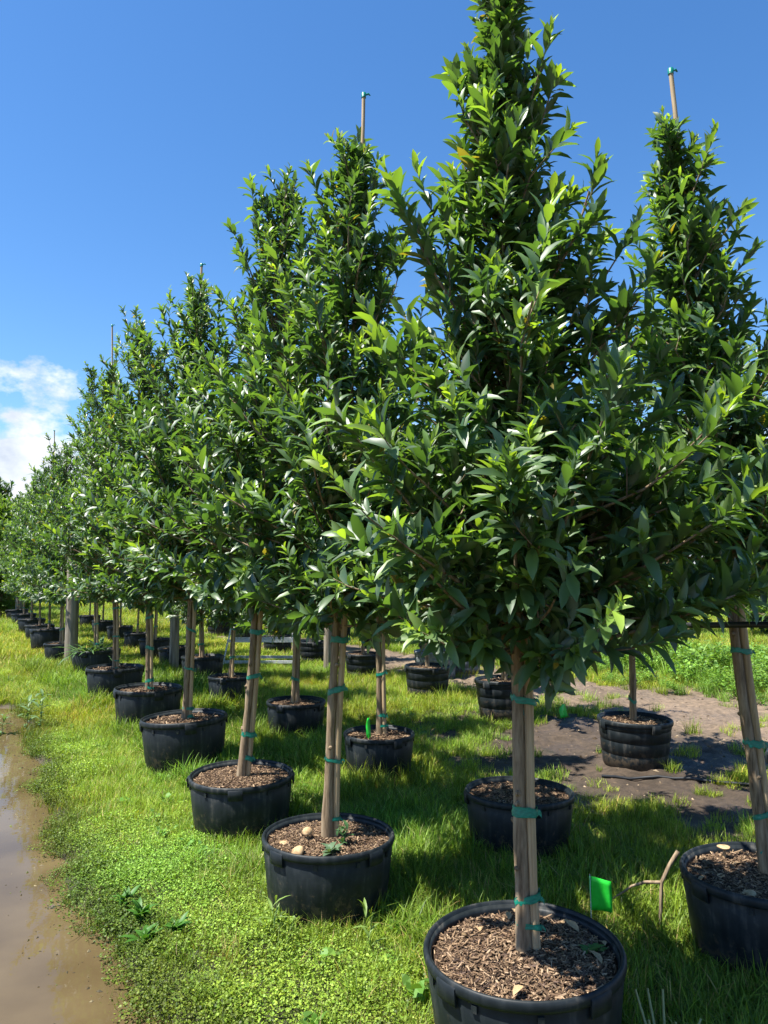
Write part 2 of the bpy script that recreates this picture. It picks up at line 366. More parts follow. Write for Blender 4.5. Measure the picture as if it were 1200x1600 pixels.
def blade_tuft(rng, n, h, spread, w, lean=0.5, cols=((0.16, 0.30, 0.03), (0.24, 0.36, 0.05)), dry=0.06, seg=3):
    mb = MB()
    for i in range(n):
        a = rng.uniform(0, 6.283); r = spread * math.sqrt(rng.random()); b = np.array([r * math.cos(a), r * math.sin(a), -0.01])
        la = rng.uniform(0, 6.283); L = h * rng.uniform(0.45, 1.15); le = lean * rng.uniform(0.15, 1.5); ww = w * rng.uniform(0.6, 1.3)
        d = np.array([math.cos(la), math.sin(la), 0]); sd = np.array([-d[1], d[0], 0])
        ta = rng.uniform(-0.6, 0.6); sd = sd * math.cos(ta) + d * math.sin(ta)
        V = []
        for k in range(seg + 1):
            t = k / seg; c = b + d * (le * L * t * t) + np.array([0, 0, L * (t - 0.35 * le * t * t)])
            wd = ww * (1 - t ** 1.6) * 0.5
            V += [c - sd * wd, c + sd * wd] if k < seg else [c]
        F = [[2 * k, 2 * k + 1, 2 * k + 3] for k in range(seg - 1)] + [[2 * k, 2 * k + 3, 2 * k + 2] for k in range(seg - 1)] + [[2 * seg - 2, 2 * seg - 1, 2 * seg]]
        c = np.array(cols[0]) + (np.array(cols[1]) - np.array(cols[0])) * rng.random()
        if rng.random() < dry: c = np.array([0.42, 0.34, 0.14]) * rng.uniform(0.7, 1.1)
        mb.add(V, F, c * rng.choice([0.45, 0.75, 1.0, 1.15, 1.35]))  # random blade tones, the darkest painting in shaded gaps of the turf
    return mb
def cover_tuft(rng, n, spread, h, ls, cols):
    """low creeping weed: small oval leaves on hair-thin stems"""
    mb = MB()
    for i in range(n):
        a = rng.uniform(0, 6.283); r = spread * math.sqrt(rng.random()); z = h * rng.uniform(0.25, 1.0) * (1 - 0.35 * (r / spread) ** 2)
        c = np.array([r * math.cos(a), r * math.sin(a), z]); la = rng.uniform(0, 6.283); tl = rng.uniform(-0.25, 0.75)
        d = np.array([math.cos(la) * math.cos(tl), math.sin(la) * math.cos(tl), math.sin(tl)])
        sd = np.array([-math.sin(la), math.cos(la), rng.uniform(-0.4, 0.4)]); s = ls * rng.choice([0.55, 0.75, 0.9, 1.1, 1.45])
        nn = np.cross(d, sd) * 0.12
        V = [c, c + s * (0.45 * d + 0.36 * sd - nn), c + s * (0.8 * d + 0.2 * sd), c + s * d, c + s * (0.8 * d - 0.2 * sd), c + s * (0.45 * d - 0.36 * sd - nn)]
        col = np.array(cols[0]) + (np.array(cols[1]) - np.array(cols[0])) * rng.random()
        col = col * rng.choice([0.45, 0.75, 1.0, 1.1, 1.3])  # tone varies per leaf; dark ones put gap shade into the colour
        mb.add(V, [[0, 1, 5], [1, 2, 5], [2, 4, 5], [2, 3, 4]], col)
        if i % 4 == 0:
            b = np.array([c[0] * 0.8, c[1] * 0.8, -0.01]); e = np.array([0.0012, 0.0006, 0])
            mb.add([b - e, b + e, c], [[0, 1, 2]], col * 0.8)
    return mb
rg = np.random.default_rng(11)
YG = ((0.17, 0.29, 0.028), (0.31, 0.41, 0.055)); MG = ((0.11, 0.21, 0.022), (0.21, 0.32, 0.04))
K_cov = [cover_tuft(rg, 130, 0.085, 0.060, 0.0108, ((0.15, 0.28, 0.03), (0.31, 0.43, 0.06))).mesh('creeper', M['grass'], False) for _ in range(5)]
K_short = [blade_tuft(rg, 60, 0.085, 0.07, 0.0042, 0.6, YG, 0.05).mesh('short_grass', M['grass'], False) for _ in range(4)]
K_long = [blade_tuft(rg, 40, 0.16, 0.075, 0.0068, 0.75, MG, 0.06, 4).mesh('long_grass', M['grass'], False) for _ in range(4)]
K_dry = [blade_tuft(rg, 36, 0.14, 0.06, 0.0035, 0.9, ((0.30, 0.30, 0.09), (0.42, 0.36, 0.13)), 0.4, 4).mesh('dry_grass', M['grass'], False) for _ in range(2)]
K_far = [blade_tuft(rg, 90, 0.13, 0.16, 0.009, 0.6, YG, 0.04, 2).mesh('far_grass', M['grass'], False) for _ in range(3)]
K_covP = [cover_tuft(rg, 760, 0.19, 0.062, 0.0108, ((0.15, 0.28, 0.03), (0.31, 0.43, 0.06))).mesh('creeper_patch', M['grass'], False) for _ in range(5)]
K_shortP = [blade_tuft(rg, 400, 0.085, 0.19, 0.0046, 0.6, YG, 0.13).mesh('short_grass_patch', M['grass'], False) for _ in range(4)]
K_longP = [blade_tuft(rg, 330, 0.125, 0.19, 0.006, 0.75, MG, 0.12, 4).mesh('long_grass_patch', M['grass'], False) for _ in range(4)]
K_weed = [cover_tuft(rg, 16, 0.055, 0.075, 0.034, ((0.08, 0.19, 0.03), (0.17, 0.30, 0.05))).mesh('small_weed', M['grass'], False) for _ in range(3)]
KINDS = [K_cov, K_short, K_long, K_dry, K_far, K_covP, K_shortP, K_longP, K_weed]
K0 = np.concatenate([[0], np.cumsum([len(k) for k in KINDS])])
POTS_XY = []
def scatter_field(rng):
    P, RT, SC, VI, TN = [], [], [], [], []
    def put(x, y, kind, smin, smax, tone):
        n = len(x)
        if n == 0: return
        P.append(np.stack([x, y, ground_z(x, y)], -1))
        RT.append(np.stack([rng.normal(0, 0.05, n), rng.normal(0, 0.05, n), rng.uniform(0, 6.28, n)], -1))
        s = rng.uniform(smin, smax, n); SC.append(np.stack([s, s, s * rng.uniform(0.75, 1.25, n) * (0.55 + 0.95 * fbm(x * 2.3 + 9, y * 2.3, 61))], -1))
        VI.append(K0[kind] + rng.integers(0, len(KINDS[kind]), n)); TN.append(tone)
    def tones(x, y, amt=0.35):
        n = len(x); a = fbm(x * 1.3, y * 1.3, 71); b = fbm(x * 4.1, y * 4.1, 73)
        v = 1.05 + amt * (a - 0.5) * 1.6 + 0.45 * (b - 0.5) + rng.normal(0, 0.05, n)
        hue = (fbm(x * 0.8 + 4, y * 0.8, 77) - 0.5) * 1.1 + 0.09 + rng.normal(0, 0.04, n)
        mudt = 1 - 0.55 * (1 - sstep(0.0, 0.28, edge_d(x, y))) * (y < 9.5)
        return np.clip(np.stack([v * (1 + hue * 0.6), v, v * (1 - hue * 0.5)], -1) * mudt[:, None], 0.25, 2)
    def clear(x, y, m=0.0):
        ok = np.ones(len(x), bool)
        for px, py, pr in POTS_XY: ok &= (x - px) ** 2 + (y - py) ** 2 > (pr * 0.9 + m) ** 2
        return ok
    def ring_cover(x, y, r):
        c = cover(x, y)
        for a in range(6): c = np.minimum(c, cover(x + r * math.cos(a * 1.047), y + r * math.sin(a * 1.047)))
        return c
    def jgrid(y0, y1, step, m):
        w = 0.53 * y1 + 0.35 + m; X, Y = np.meshgrid(np.arange(-w, w, step), np.arange(y0, y1, step)); x = X.ravel() + rng.uniform(-.5, .5, X.size) * step; y = Y.ravel() + rng.uniform(-.5, .5, X.size) * step
        k = np.abs(x) < 0.53 * y + 0.35 + m; return x[k], y[k]
    def kinds(x, y):
        s, t = st(x, y); u = fbm(x * 1.1 + 20, y * 1.1, 81) + 0.06 * rng.standard_normal(len(x))
        left = 1 - sstep(-0.60, 0.0, s + 0.9 * (u - 0.5))
        isc = rng.random(len(x)) < 0.93 * left * (1 - sstep(0.46, 0.62, u) * 0.85) * (1 - 0.7 * sstep(6, 9, y))
        return isc, ~isc & ((s < 0.1) | (s > 1.9)), ~isc & ~((s < 0.1) | (s > 1.9))
    for y0, y1, step, big in ((2.3, 6.0, 0.165, 1.0), (6.0, 9.0, 0.20, 1.15), (9.0, 13.0, 0.27, 1.5)):
        x, y = jgrid(y0, y1, step, 0.5); inner = (ring_cover(x, y, 0.17 * big) > 0.9) & clear(x, y, 0.13)
        a, b, c = kinds(x, y); tn = tones(x, y)
        for sel, kd in ((a, 5), (b, 6), (c, 7)):
            k = inner & sel; put(x[k], y[k], kd, 0.85 * big, 1.1 * big, tn[k])
        # the ragged margins: small tufts
        x, y = jgrid(y0, y1, 0.055 * big, 0.4); k = (ring_cover(x, y, 0.17 * big) <= 0.93) | ~clear(x, y, 0.16); x, y = x[k], y[k]
        k = (rng.random(len(x)) < cover(x, y)) & clear(x, y); x, y = x[k], y[k]; a, b, c = kinds(x, y); tn = tones(x, y)
        for sel, kd in ((a, 0), (b, 1), (c, 2)): put(x[sel], y[sel], kd, 0.7 * big, 1.2 * big, tn[sel])
        # taller blades and straw standing out
        x, y = jgrid(y0, y1, 0.13 * big, 0.4); k = (rng.random(len(x)) < cover(x, y)) & clear(x, y); x, y = x[k], y[k]; s, t = st(x, y); a, b, c = kinds(x, y); tn = tones(x, y)
        k = rng.random(len(x)) < np.where(a, 0.30, 0.5); put(x[k], y[k], 2, 0.45 * big, 0.95 * big, tn[k])
        k = (rng.random(len(x)) < 0.10 + 0.6 * sstep(0.55, 0.68, fbm(x * 1.6 + 3, y * 1.6, 91))) & (s < 1.2); put(x[k], y[k], 3, 0.5 * big, 1.0 * big, tn[k])
    x, y = jgrid(2.3, 10, 0.24, 0.3); k = (rng.random(len(x)) < 0.55 * cover(x, y) * sstep(0.45, 0.6, fbm(x * 0.9, y * 0.9 + 5, 131))) & clear(x, y, 0.03); x, y = x[k], y[k]; put(x, y, 8, 0.7, 1.5, tones(x, y))
    for px, py, pr in POTS_XY:                                     # grass left unmown against the pots
        if py > 9: continue
        n = int(44 * pr / 0.33); a = rng.uniform(0, 6.283, n); q = pr * rng.uniform(0.92, 1.2, n)
        x = px + q * np.cos(a); y = py + q * np.sin(a); k = (rng.random(n) < cover(x, y) + 0.1) & clear(x, y); x, y = x[k], y[k]
        put(x, y, 2, 0.4, 0.85, tones(x, y))
    for y0, y1, step, sm in ((13, 20, 0.20, 1.1), (20, 34, 0.32, 1.7), (34, 60, 0.6, 2.6)):
        x, y = jgrid(y0, y1, step, 1.0); k = rng.random(len(x)) < cover(x, y); x, y = x[k], y[k]
        put(x, y, 4, 0.8 * sm, 1.3 * sm, tones(x, y))
    return [np.concatenate(v) for v in (P, RT, SC, VI, TN)]

# ------------------------------------------------------------------ leaves, crowns, trees
def leaf_template(curl, fold, wmax, wpos=0.45):
    ts = [0.0, 0.20, 0.48, 0.78, 1.0]; ws = [0.012, 0.66, 1.0, 0.68, 0.0]
    V = [[0, 0, 0]]
    for t, w in list(zip(ts, ws))[1:4]:
        z = -curl * t * t + 0.06 * math.sin(t * 3.1)
        hw = 0.5 * wmax * w
        V += [[-hw, t, z + fold * hw], [0, t, z], [hw, t, z + fold * hw]]
    V.append([0, 1.0, -curl])
    F = [[0, 2, 1], [0, 3, 2]]
    for k in (1, 4):
        F += [[k, k + 1, k + 4], [k, k + 4, k + 3], [k + 1, k + 2, k + 5], [k + 1, k + 5, k + 4]]
    F += [[7, 8, 10], [8, 9, 10]]
    return np.array(V, float), np.array(F)
def leaf_template_far(curl, fold, wmax):
    V = [[0, 0, 0], [-0.5 * wmax, 0.48, fold * 0.5 * wmax], [0, 0.5, 0], [0.5 * wmax, 0.48, fold * 0.5 * wmax], [0, 1, -curl]]
    return np.array(V, float), np.array([[0, 2, 1], [0, 3, 2], [1, 2, 4], [2, 3, 4]])
LEAF_T = [leaf_template(0.08, 0.35, 0.30), leaf_template(0.18, 0.5, 0.28), leaf_template(-0.04, 0.55, 0.33), leaf_template(0.30, 0.3, 0.31)]
LEAF_TF = [leaf_template_far(0.10, 0.35, 0.34), leaf_template_far(0.25, 0.5, 0.31), leaf_template_far(0.02, 0.3, 0.37), leaf_template_far(0.18, 0.45, 0.33)]
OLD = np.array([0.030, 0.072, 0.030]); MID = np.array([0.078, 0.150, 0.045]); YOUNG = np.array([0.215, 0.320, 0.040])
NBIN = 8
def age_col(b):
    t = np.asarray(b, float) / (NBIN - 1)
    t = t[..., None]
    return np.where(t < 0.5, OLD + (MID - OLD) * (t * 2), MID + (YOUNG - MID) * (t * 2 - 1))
def norm(v): return v / (np.linalg.norm(v, axis=-1, keepdims=True) + 1e-9)

class Crown:
    def __init__(s): s.P = []; s.D = []; s.N = []; s.S = []; s.B = []; s.W = []
    def shoot(s, rng, a, g, L, n, size, flush, lift=0.22):
        g = norm(g); up = np.array([0, 0, 1.0])
        t = np.linspace(0.12, 1.0, n) ** 0.8
        pos = a + np.outer(t * L, g) + np.outer((t * L) ** 2 * 0.6, up) * 0.5
        ref = np.array([0.3, 0.2, 0.9]) if abs(g[2]) < 0.8 else np.array([0.9, 0.3, 0.1])
        u = norm(np.cross(g, ref)); v = np.cross(g, u)
        ph = rng.uniform(0, 6.28) + np.arange(n) * 2.39996 + rng.normal(0, 0.25, n)
        rad = np.cos(ph)[:, None] * u + np.sin(ph)[:, None] * v
        ang = np.radians(70 - 48 * t ** 1.2 + rng.normal(0, 13, n))
        d = np.cos(ang)[:, None] * g + np.sin(ang)[:, None] * rad
        d = norm(d + np.array([0, 0, lift]) * (0.4 + 0.6 * t)[:, None] + rng.normal(0, 0.10, (n, 3)))
        nn = np.sin(ang)[:, None] * g - np.cos(ang)[:, None] * rad + 0.75 * up + rng.normal(0, 0.20, (n, 3))
        nn = norm(nn - d * np.sum(nn * d, 1)[:, None])
        sz = size * (0.72 + 0.5 * np.sin(np.pi * np.clip(t, 0, 1) ** 0.9) - 0.28 * t ** 4) * rng.choice([0.5, 0.72, 0.88, 1.0, 1.12, 1.22], n)
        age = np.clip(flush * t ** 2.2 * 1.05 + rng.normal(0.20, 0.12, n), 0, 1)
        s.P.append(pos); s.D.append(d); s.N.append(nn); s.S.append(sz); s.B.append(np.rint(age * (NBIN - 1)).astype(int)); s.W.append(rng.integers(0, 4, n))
    def done(s):
        s.P, s.D, s.N, s.S, s.B, s.W = [np.concatenate(q) for q in (s.P, s.D, s.N, s.S, s.B, s.W)]
        s.X = np.cross(s.D, s.N); return s
def crown_mesh(name, cr, keep, temps, rng):
    Vs, Fs, Ts, n0 = [], [], [], 0
    for w in range(4):
        k = keep & (cr.W == w)
        if not k.any(): continue
        TV, TF = temps[w]; n = int(k.sum())
        V = cr.P[k][:, None] + cr.S[k][:, None, None] * (TV[None, :, 0:1] * cr.X[k][:, None] + TV[None, :, 1:2] * cr.D[k][:, None] + TV[None, :, 2:3] * cr.N[k][:, None])
        F = TF[None] + (np.arange(n) * len(TV))[:, None, None] + n0
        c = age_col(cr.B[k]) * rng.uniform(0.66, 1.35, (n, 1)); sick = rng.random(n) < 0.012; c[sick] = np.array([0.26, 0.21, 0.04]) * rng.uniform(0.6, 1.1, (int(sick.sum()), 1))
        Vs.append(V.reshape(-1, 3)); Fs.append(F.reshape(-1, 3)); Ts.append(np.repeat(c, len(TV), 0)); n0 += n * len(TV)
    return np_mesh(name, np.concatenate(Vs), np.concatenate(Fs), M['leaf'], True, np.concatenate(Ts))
LEAF_MESH = {}
def leaf_mesh(w, b):
    if (w, b) not in LEAF_MESH:
        TV, TF = LEAF_T[w]; LEAF_MESH[(w, b)] = np_mesh('leaf', TV, TF, M['leaf'], True, np.repeat(age_col(np.array([b])), len(TV), 0))
    return LEAF_MESH[(w, b)]

def grow(rng, H, hb, Rmax, lean=(0, 0), nbr=95, dens=1.0, size=0.10, base_z=0.33, top_pow=1.0, asym=None, extra=None, flushp=0.5):
    """returns wood MB and Crown in local coordinates (base of the pot at z=0)"""
    wood = MB(); cr = Crown()
    def axis_at(z):
        u = (z - base_z) / (H - base_z); return np.array([lean[0] * u + 0.007 * math.sin(z * 3.1 + H * 7), lean[1] * u + 0.007 * math.cos(z * 2.3 + H * 5), z])
    zs = np.linspace(base_z - 0.04, H - 0.06, 26); uu = (zs - zs[0]) / (zs[-1] - zs[0])
    tr = 0.021 * (1 - uu) ** 0.75 + 0.004 + 0.012 * np.exp(-uu * 28)
    tr = tr * (1 + 0.07 * np.sin(zs * 23 + H)) * (1 + 0.05 * rng.standard_normal(26))
    wood.tube([axis_at(z) for z in zs], tr, 10, True, None, 0.05, rng)
    for _ in range(6):                                             # knots where lower branches were cut
        z = rng.uniform(base_z + 0.15, hb + 0.2); a = rng.uniform(0, 6.28); c = axis_at(z); dd = np.array([math.cos(a), math.sin(a), 0.25])
        wood.tube([c + dd * 0.008, c + dd * 0.026, c + dd * 0.032], [0.014, 0.010, 0.005], 6)
    def Rp(u):
        return 1.14 * Rmax * min(1.0, ((u + 0.04) / 0.16)) ** 0.5 * max(0, 1 - u) ** top_pow + 0.03
    for i in range(nbr):
        u = ((i + rng.random()) / nbr) ** 1.22; z = hb + u * (H - hb - 0.05); az = i * 2.39996 + rng.normal(0, 0.3)
        f = asym(az, u) if asym else 1.0
        Rr = Rp(u) * rng.uniform(0.60, 1.22) * f
        el = R((14 if u > 0.07 else 6) + 46 * u + float(np.clip(rng.normal(0, 9), -14, 12))); Lb = max(0.04, Rr / math.cos(el) * 0.86 - 0.07 - 0.05 * u)
        stray = rng.random() < 0.16
        if stray: Lb *= 1.18
        o = axis_at(z - 0.6 * Lb * math.sin(el) * (0.6 if u > 0.15 else 0.0)); h = np.array([math.cos(az), math.sin(az), 0])
        n = 6; tt = np.linspace(0, 1, n)
        pts = o + np.outer(tt * Lb * math.cos(el), h) + np.outer(Lb * (math.sin(el) * tt + 0.16 * tt * tt - (0.10 if u < 0.12 else 0) * tt), [0, 0, 1]) + rng.normal(0, 0.008, (n, 3)) * tt[:, None]
        wood.tube(pts, 0.0075 * (0.5 + Lb) * (1 - 0.75 * tt) + 0.0012, 5, False)
        fl = rng.random() < flushp
        ns = max(2 if u < 0.75 else 1, int((2.6 + 9.5 * Lb) * dens))
        for k in range(ns):
            t = 0.16 + 0.84 * (k + rng.random()) / ns if k < ns - 1 else 1.0
            p = pts[0] + (pts[-1] - pts[0]) * t; p = np.array([np.interp(t, tt, pts[:, c]) for c in range(3)])
            gdir = norm(pts[-1] - pts[-2]); sp = rng.normal(0, 0.75, 3); sp[2] = abs(sp[2]) * 0.6 + 0.45
            if u < 0.07: sp[2] -= 1.1 * rng.random()
            g = gdir * (1.4 if t == 1.0 else 0.75) + sp * (0.30 if t == 1.0 else 0.75)
            Ls = rng.uniform(0.08, 0.20) * (0.55 + 0.6 * (1 - u)) * ((2.0 if stray else 1.45) if t == 1.0 else 1.0)
            flush = (rng.uniform(0.55, 1.0) if fl else rng.uniform(0, 0.5)) * (0.35 + 0.65 * t)
            cr.shoot(rng, p, g, Ls, int(rng.integers(10, 16) * ((2.0 if stray else 1.4) if t == 1.0 else 1) * (1 - 0.25 * u)), size * (0.74 + 0.32 * (1 - u)), 0.9 if (stray and t == 1.0) else flush, (-0.25 if k % 2 else 0.1) if u < 0.07 else 0.22)
            if k % 2 == 0: wood.tube([p, p + norm(g) * Ls * 0.5, p + norm(g) * Ls * 0.95 + np.array([0, 0, 0.3 * Ls * Ls])], [0.003, 0.0025, 0.0012], 4, False)
    for k in range(8):                                             # leafy leader
        z = H - 0.10 - 0.085 * k; p = axis_at(z - 0.10)
        a = rng.uniform(0, 6.28); cr.shoot(rng, p, np.array([0.45 * math.cos(a), 0.45 * math.sin(a), 1.0]), 0.09, 8, size * 0.72, rng.uniform(0.3, 0.9))
    if extra:
        for (b, tip, n, flush) in extra:
            b = np.array(b); tip = np.array(tip); tt = np.linspace(0, 1, 7)
            pts = b + np.outer(tt, tip - b) + np.outer(-0.04 * np.sin(tt * 3.14), [0, 0, 1]); wood.tube(pts, 0.009 * (1 - 0.8 * tt) + 0.0015, 6, False)
            for k in range(n):
                t = 0.35 + 0.65 * k / (n - 1); p = np.array([np.interp(t, tt, pts[:, c]) for c in range(3)])
                sp = rng.normal(0, 0.7, 3); sp[2] = abs(sp[2]) * 0.6 + 0.1
                g = norm(tip - b) * 0.8 + sp * (0.6 if k < n - 1 else 0.1); cr.shoot(rng, p, g, rng.uniform(0.10, 0.18), 14, size * 1.05, flush * (0.4 + 0.6 * t))
    return wood, cr.done(), axis_at

def add_stake(root, axis_at, rng, top, az, cap, base_z=0.33, thin=False):
    off = np.array([math.cos(az), math.sin(az), 0]) * 0.039
    zs = np.linspace(base_z - 0.05, top, 22); uu = (zs - zs[0]) / (zs[-1] - zs[0]); mb = MB()
    pts = np.array([axis_at(z) * (1 - 0.0 * z) + off for z in zs])
    r = (0.0185 - 0.0065 * uu) if not thin else (0.011 - 0.004 * uu)
    if not thin: r = np.where(zs > 2.6, np.minimum(r, 0.0100), r)
    mb.tube(pts, r * (1 + 0.03 * rng.standard_normal(22)), 10)
    link('stake', mb.mesh('stake', M['stake']), root)
    if cap:
        cb = MB(); e = pts[-1]; cb.tube([e + [0, 0, -0.015], e + [0, 0, 0.012], e + [0, 0, 0.016]], [0.0135, 0.0135, 0.005], 8)
        cb.tube([e + [0.006, 0, 0.0], e + [0.026, 0.006, 0.012], e + [0.036, 0.01, 0.004]], [0.005, 0.006, 0.003], 5)
        link('stake_cap', cb.mesh('stake_cap', M['tape']), root)
    return pts, zs
def add_tie(root, ctr, az, z, rng, hgt=0.030):
    """plastic ribbon pulled round the trunk and its stake, with a short knotted tail"""
    hgt = rng.uniform(0.018, 0.036)
    mb = MB(); n = 22; a = np.linspace(0, 2 * np.pi, n, endpoint=False); r = 0.0265
    ex = np.array([math.cos(az), math.sin(az), 0]); ey = np.array([-ex[1], ex[0], 0])
    lx = np.clip(np.cos(a), -1, 1); P = ctr + np.outer(0.020 * np.tanh(lx * 3) + r * 0.95 * np.cos(a), ex) + np.outer(r * np.sin(a), ey)
    tiltv = rng.normal(0, 0.011) * np.cos(a) + rng.normal(0, 0.0025, n); V = []
    for k, o in enumerate((-0.5, -0.15, 0.2, 0.5)):
        bul = 1 + 0.05 * math.sin(k * 2.1)
        V.append((P - ctr) * bul + ctr + np.stack([0 * a, 0 * a, o * hgt * (1 + 0.15 * rng.standard_normal(n)) + tiltv], -1))
    V = np.concatenate(V); i = np.arange(3)[:, None] * n; j = np.arange(n)[None]; k = (j + 1) % n
    mb.add(V, np.stack([i + j, i + k, i + n + k, i + n + j], -1).reshape(-1, 4))
    b = ctr + ex * 0.042 - ey * 0.014; q = rng.uniform(-1, 1)
    t = [b, b + ex * 0.008 + [0, 0, 0.006 * q], b + ex * 0.014 + [0, 0, -0.010 + 0.008 * q]]
    w = np.array([0, 0, hgt * 0.28]); V = []
    for p_ in t: V += [p_ - w, p_ + w]
    mb.add(V, [[0, 2, 3, 1], [2, 4, 5, 3]])
    link('tie_tape', mb.mesh('tie_tape', M['tape']), root)

# ------------------------------------------------------------------ nursery pots
CHIP_RNG = np.random.default_rng(5)
def mulch_mesh(rng, n, rad, z0, big=1.0):
    cols = np.array([[0.05, 0.030, 0.018], [0.12, 0.075, 0.045], [0.22, 0.145, 0.085], [0.32, 0.225, 0.14], [0.09, 0.06, 0.045]])
    a = rng.uniform(0, 6.283, n); r = rad * np.sqrt(rng.random(n)); P = np.stack([r * np.cos(a), r * np.sin(a), z0 + 0.020 * (1 - (r / rad) ** 2) + rng.uniform(-0.002, 0.009, n)], -1)
    th = rng.uniform(0, 6.283, n); ti = rng.normal(0, 0.28, n); d = np.stack([np.cos(th) * np.cos(ti), np.sin(th) * np.cos(ti), np.sin(ti)], -1)
    up = norm(np.stack([rng.normal(0, 0.35, n), rng.normal(0, 0.35, n), np.ones(n)], -1)); sd = norm(np.cross(d, up)); up = np.cross(sd, d)
    L = big * rng.gamma(3.0, 0.0052, n) + 0.006; Wd = big * rng.uniform(0.002, 0.0065, n); T = big * rng.uniform(0.0012, 0.003, n)
    C = np.array([[x, y, z] for z in (-.5, .5) for y in (-.5, .5) for x in (-.5, .5)], float)
    V = P[:, None] + C[None, :, 0:1] * (L[:, None] * d)[:, None] + C[None, :, 1:2] * (Wd[:, None] * sd)[:, None] + C[None, :, 2:3] * (T[:, None] * up)[:, None]
    F0 = np.array([[4, 5, 7, 6], [0, 4, 6, 2], [1, 3, 7, 5], [0, 1, 5, 4], [2, 6, 7, 3]])
    F = F0[None] + (np.arange(n) * 8)[:, None, None]
    c = cols[rng.choice(5, n, p=[.20, .26, .26, .16, .12])] * rng.uniform(0.6, 1.25, (n, 1))
    return np_mesh('mulch', V.reshape(-1, 3), F.reshape(-1, 4), M['chip'], False, np.repeat(c, 8, 0))
def build_pot(kind, rt, rb, h, seg, chips, material='pot', seed=0):
    rng = np.random.default_rng(seed + 100); mt = M[material]
    root = empty('nursery_pot', (0, 0, 0)); ft = h - 0.045
    sq = lambda a: 1 + 0.006 * np.cos(2 * a + seed) + 0.004 * np.cos(3 * a + 1.3 * seed)
    def rw(z): return rb + (rt - rb) * (z / h)
    mb = MB()
    if kind == 'rings':
        prof = [(rb - 0.01, 0.0)]
        for zc in (0.0, 0.34, 0.62, 0.86):
            pass
        z = 0.004; prof = [(rb * 0.96, 0.0), (rw(0.004), 0.006)]
        lev = [0.30 * h, 0.57 * h, 0.80 * h]
        for lv in lev: prof += [(rw(lv - 0.010), lv - 0.010), (rw(lv) - 0.0035, lv - 0.004), (rw(lv) - 0.0035, lv + 0.004), (rw(lv + 0.010) + 0.0015, lv + 0.010)]
        prof += [(rw(ft), ft), (rt - 0.014, h - 0.01), (rt - 0.020, h - 0.03), (rt - 0.03, h * 0.6)]
    else:
        prof = [(rb * 0.96, 0.0), (rb, 0.008), (rw(0.18 * h), 0.18 * h), (rw(0.19 * h) + 0.004, 0.20 * h), (rw(0.5 * h) + 0.004, 0.5 * h), (rw(0.80 * h) + 0.004, 0.80 * h), (rw(0.815 * h), 0.815 * h),
                (rw(ft), ft), (rt - 0.014, h - 0.01), (rt - 0.020, h - 0.03), (rt - 0.03, h * 0.6)]
    mb.lathe(prof, seg, None, sq); link('shell', mb.mesh('shell', mt), root)
    mb = MB(); mb.lathe([(rt - 0.012, h - 0.040), (rt + 0.004, h - 0.038), (rt + 0.008, h - 0.028), (rt + 0.008, h - 0.012), (rt + 0.004, h - 0.003), (rt - 0.002, h + 0.001), (rt - 0.008, h - 0.003), (rt - 0.014, h - 0.02)], seg, None, sq)
    link('rim', mb.mesh('rim', mt), root)
    # grip blocks under the rim
    gm = None
    for k in range(4):
        a = 0.5 + k * math.pi / 2
        if gm is None:
            mb = MB(); aa = np.linspace(-0.13, 0.13, 9); V = []
            for q in aa:
                e = 1 - 0.25 * (abs(q) / 0.13) ** 6
                for (r_, z_) in ((rt + 0.004, h - 0.078), (rt + 0.004 + 0.009 * e, h - 0.070), (rt + 0.004 + 0.012 * e, h - 0.018), (rt + 0.002, h - 0.008)): V.append([r_ * math.cos(q), r_ * math.sin(q), z_])
            i = np.arange(8)[:, None] * 4; j = np.arange(3)[None]; F = np.stack([i + j, i + j + 4, i + j + 5, i + j + 1], -1).reshape(-1, 4)
            mb.add(V, F); mb.add([V[0], V[1], V[2], V[3]], [[0, 1, 2, 3]]); mb.add(V[-4:], [[3, 2, 1, 0]]); gm = mb.mesh('grip', mt)
        g = link('grip', gm, root); g.rotation_euler = (0, 0, a)
    if kind != 'rings' :
        rm = None
        for k in range(10):
            if rm is None:
                mb = MB(); z0, z1 = 0.815 * h, ft
                mb.box((rw((z0 + z1) / 2) + 0.004, 0, (z0 + z1) / 2), (0.008, 0.020, (z1 - z0)), None); rm = mb.mesh('rib', mt, False)
            g = link('rib', rm, root); g.rotation_euler = (0, 0, 0.2 + k * 0.628)
    zs = h - 0.045; mb = MB(); nr = 14; a = np.linspace(0, 6.2832, 40, endpoint=False); rr = np.linspace(0, rt - 0.022, nr)
    prof = [(max(r_, 0.001), zs + 0.018 * (1 - (r_ / rt) ** 2)) for r_ in rr[::-1]]; mb.lathe(prof, 40)
    link('soil', mb.mesh('soil', M['soil']), root)
    if chips:
        mm = mulch_mesh(rng, chips, rt - 0.027, zs + 0.002, 1.0 if chips > 2000 else 1.5)
        o = link('mulch', mm, root); o['kind'] = 'stuff'
    return root
PA = build_pot('plain', 0.335, 0.295, 0.37, 72, 5200, seed=1)
PB = build_pot('plain', 0.335, 0.295, 0.37, 48, 1300, seed=2)
PC = build_pot('rings', 0.305, 0.262, 0.37, 48, 1300, seed=3)
PD = build_pot('plain', 0.305, 0.265, 0.37, 48, 900, seed=4)
PG = build_pot('rings', 0.33, 0.30, 0.42, 40, 300, 'greypot', seed=6)
USED = set()
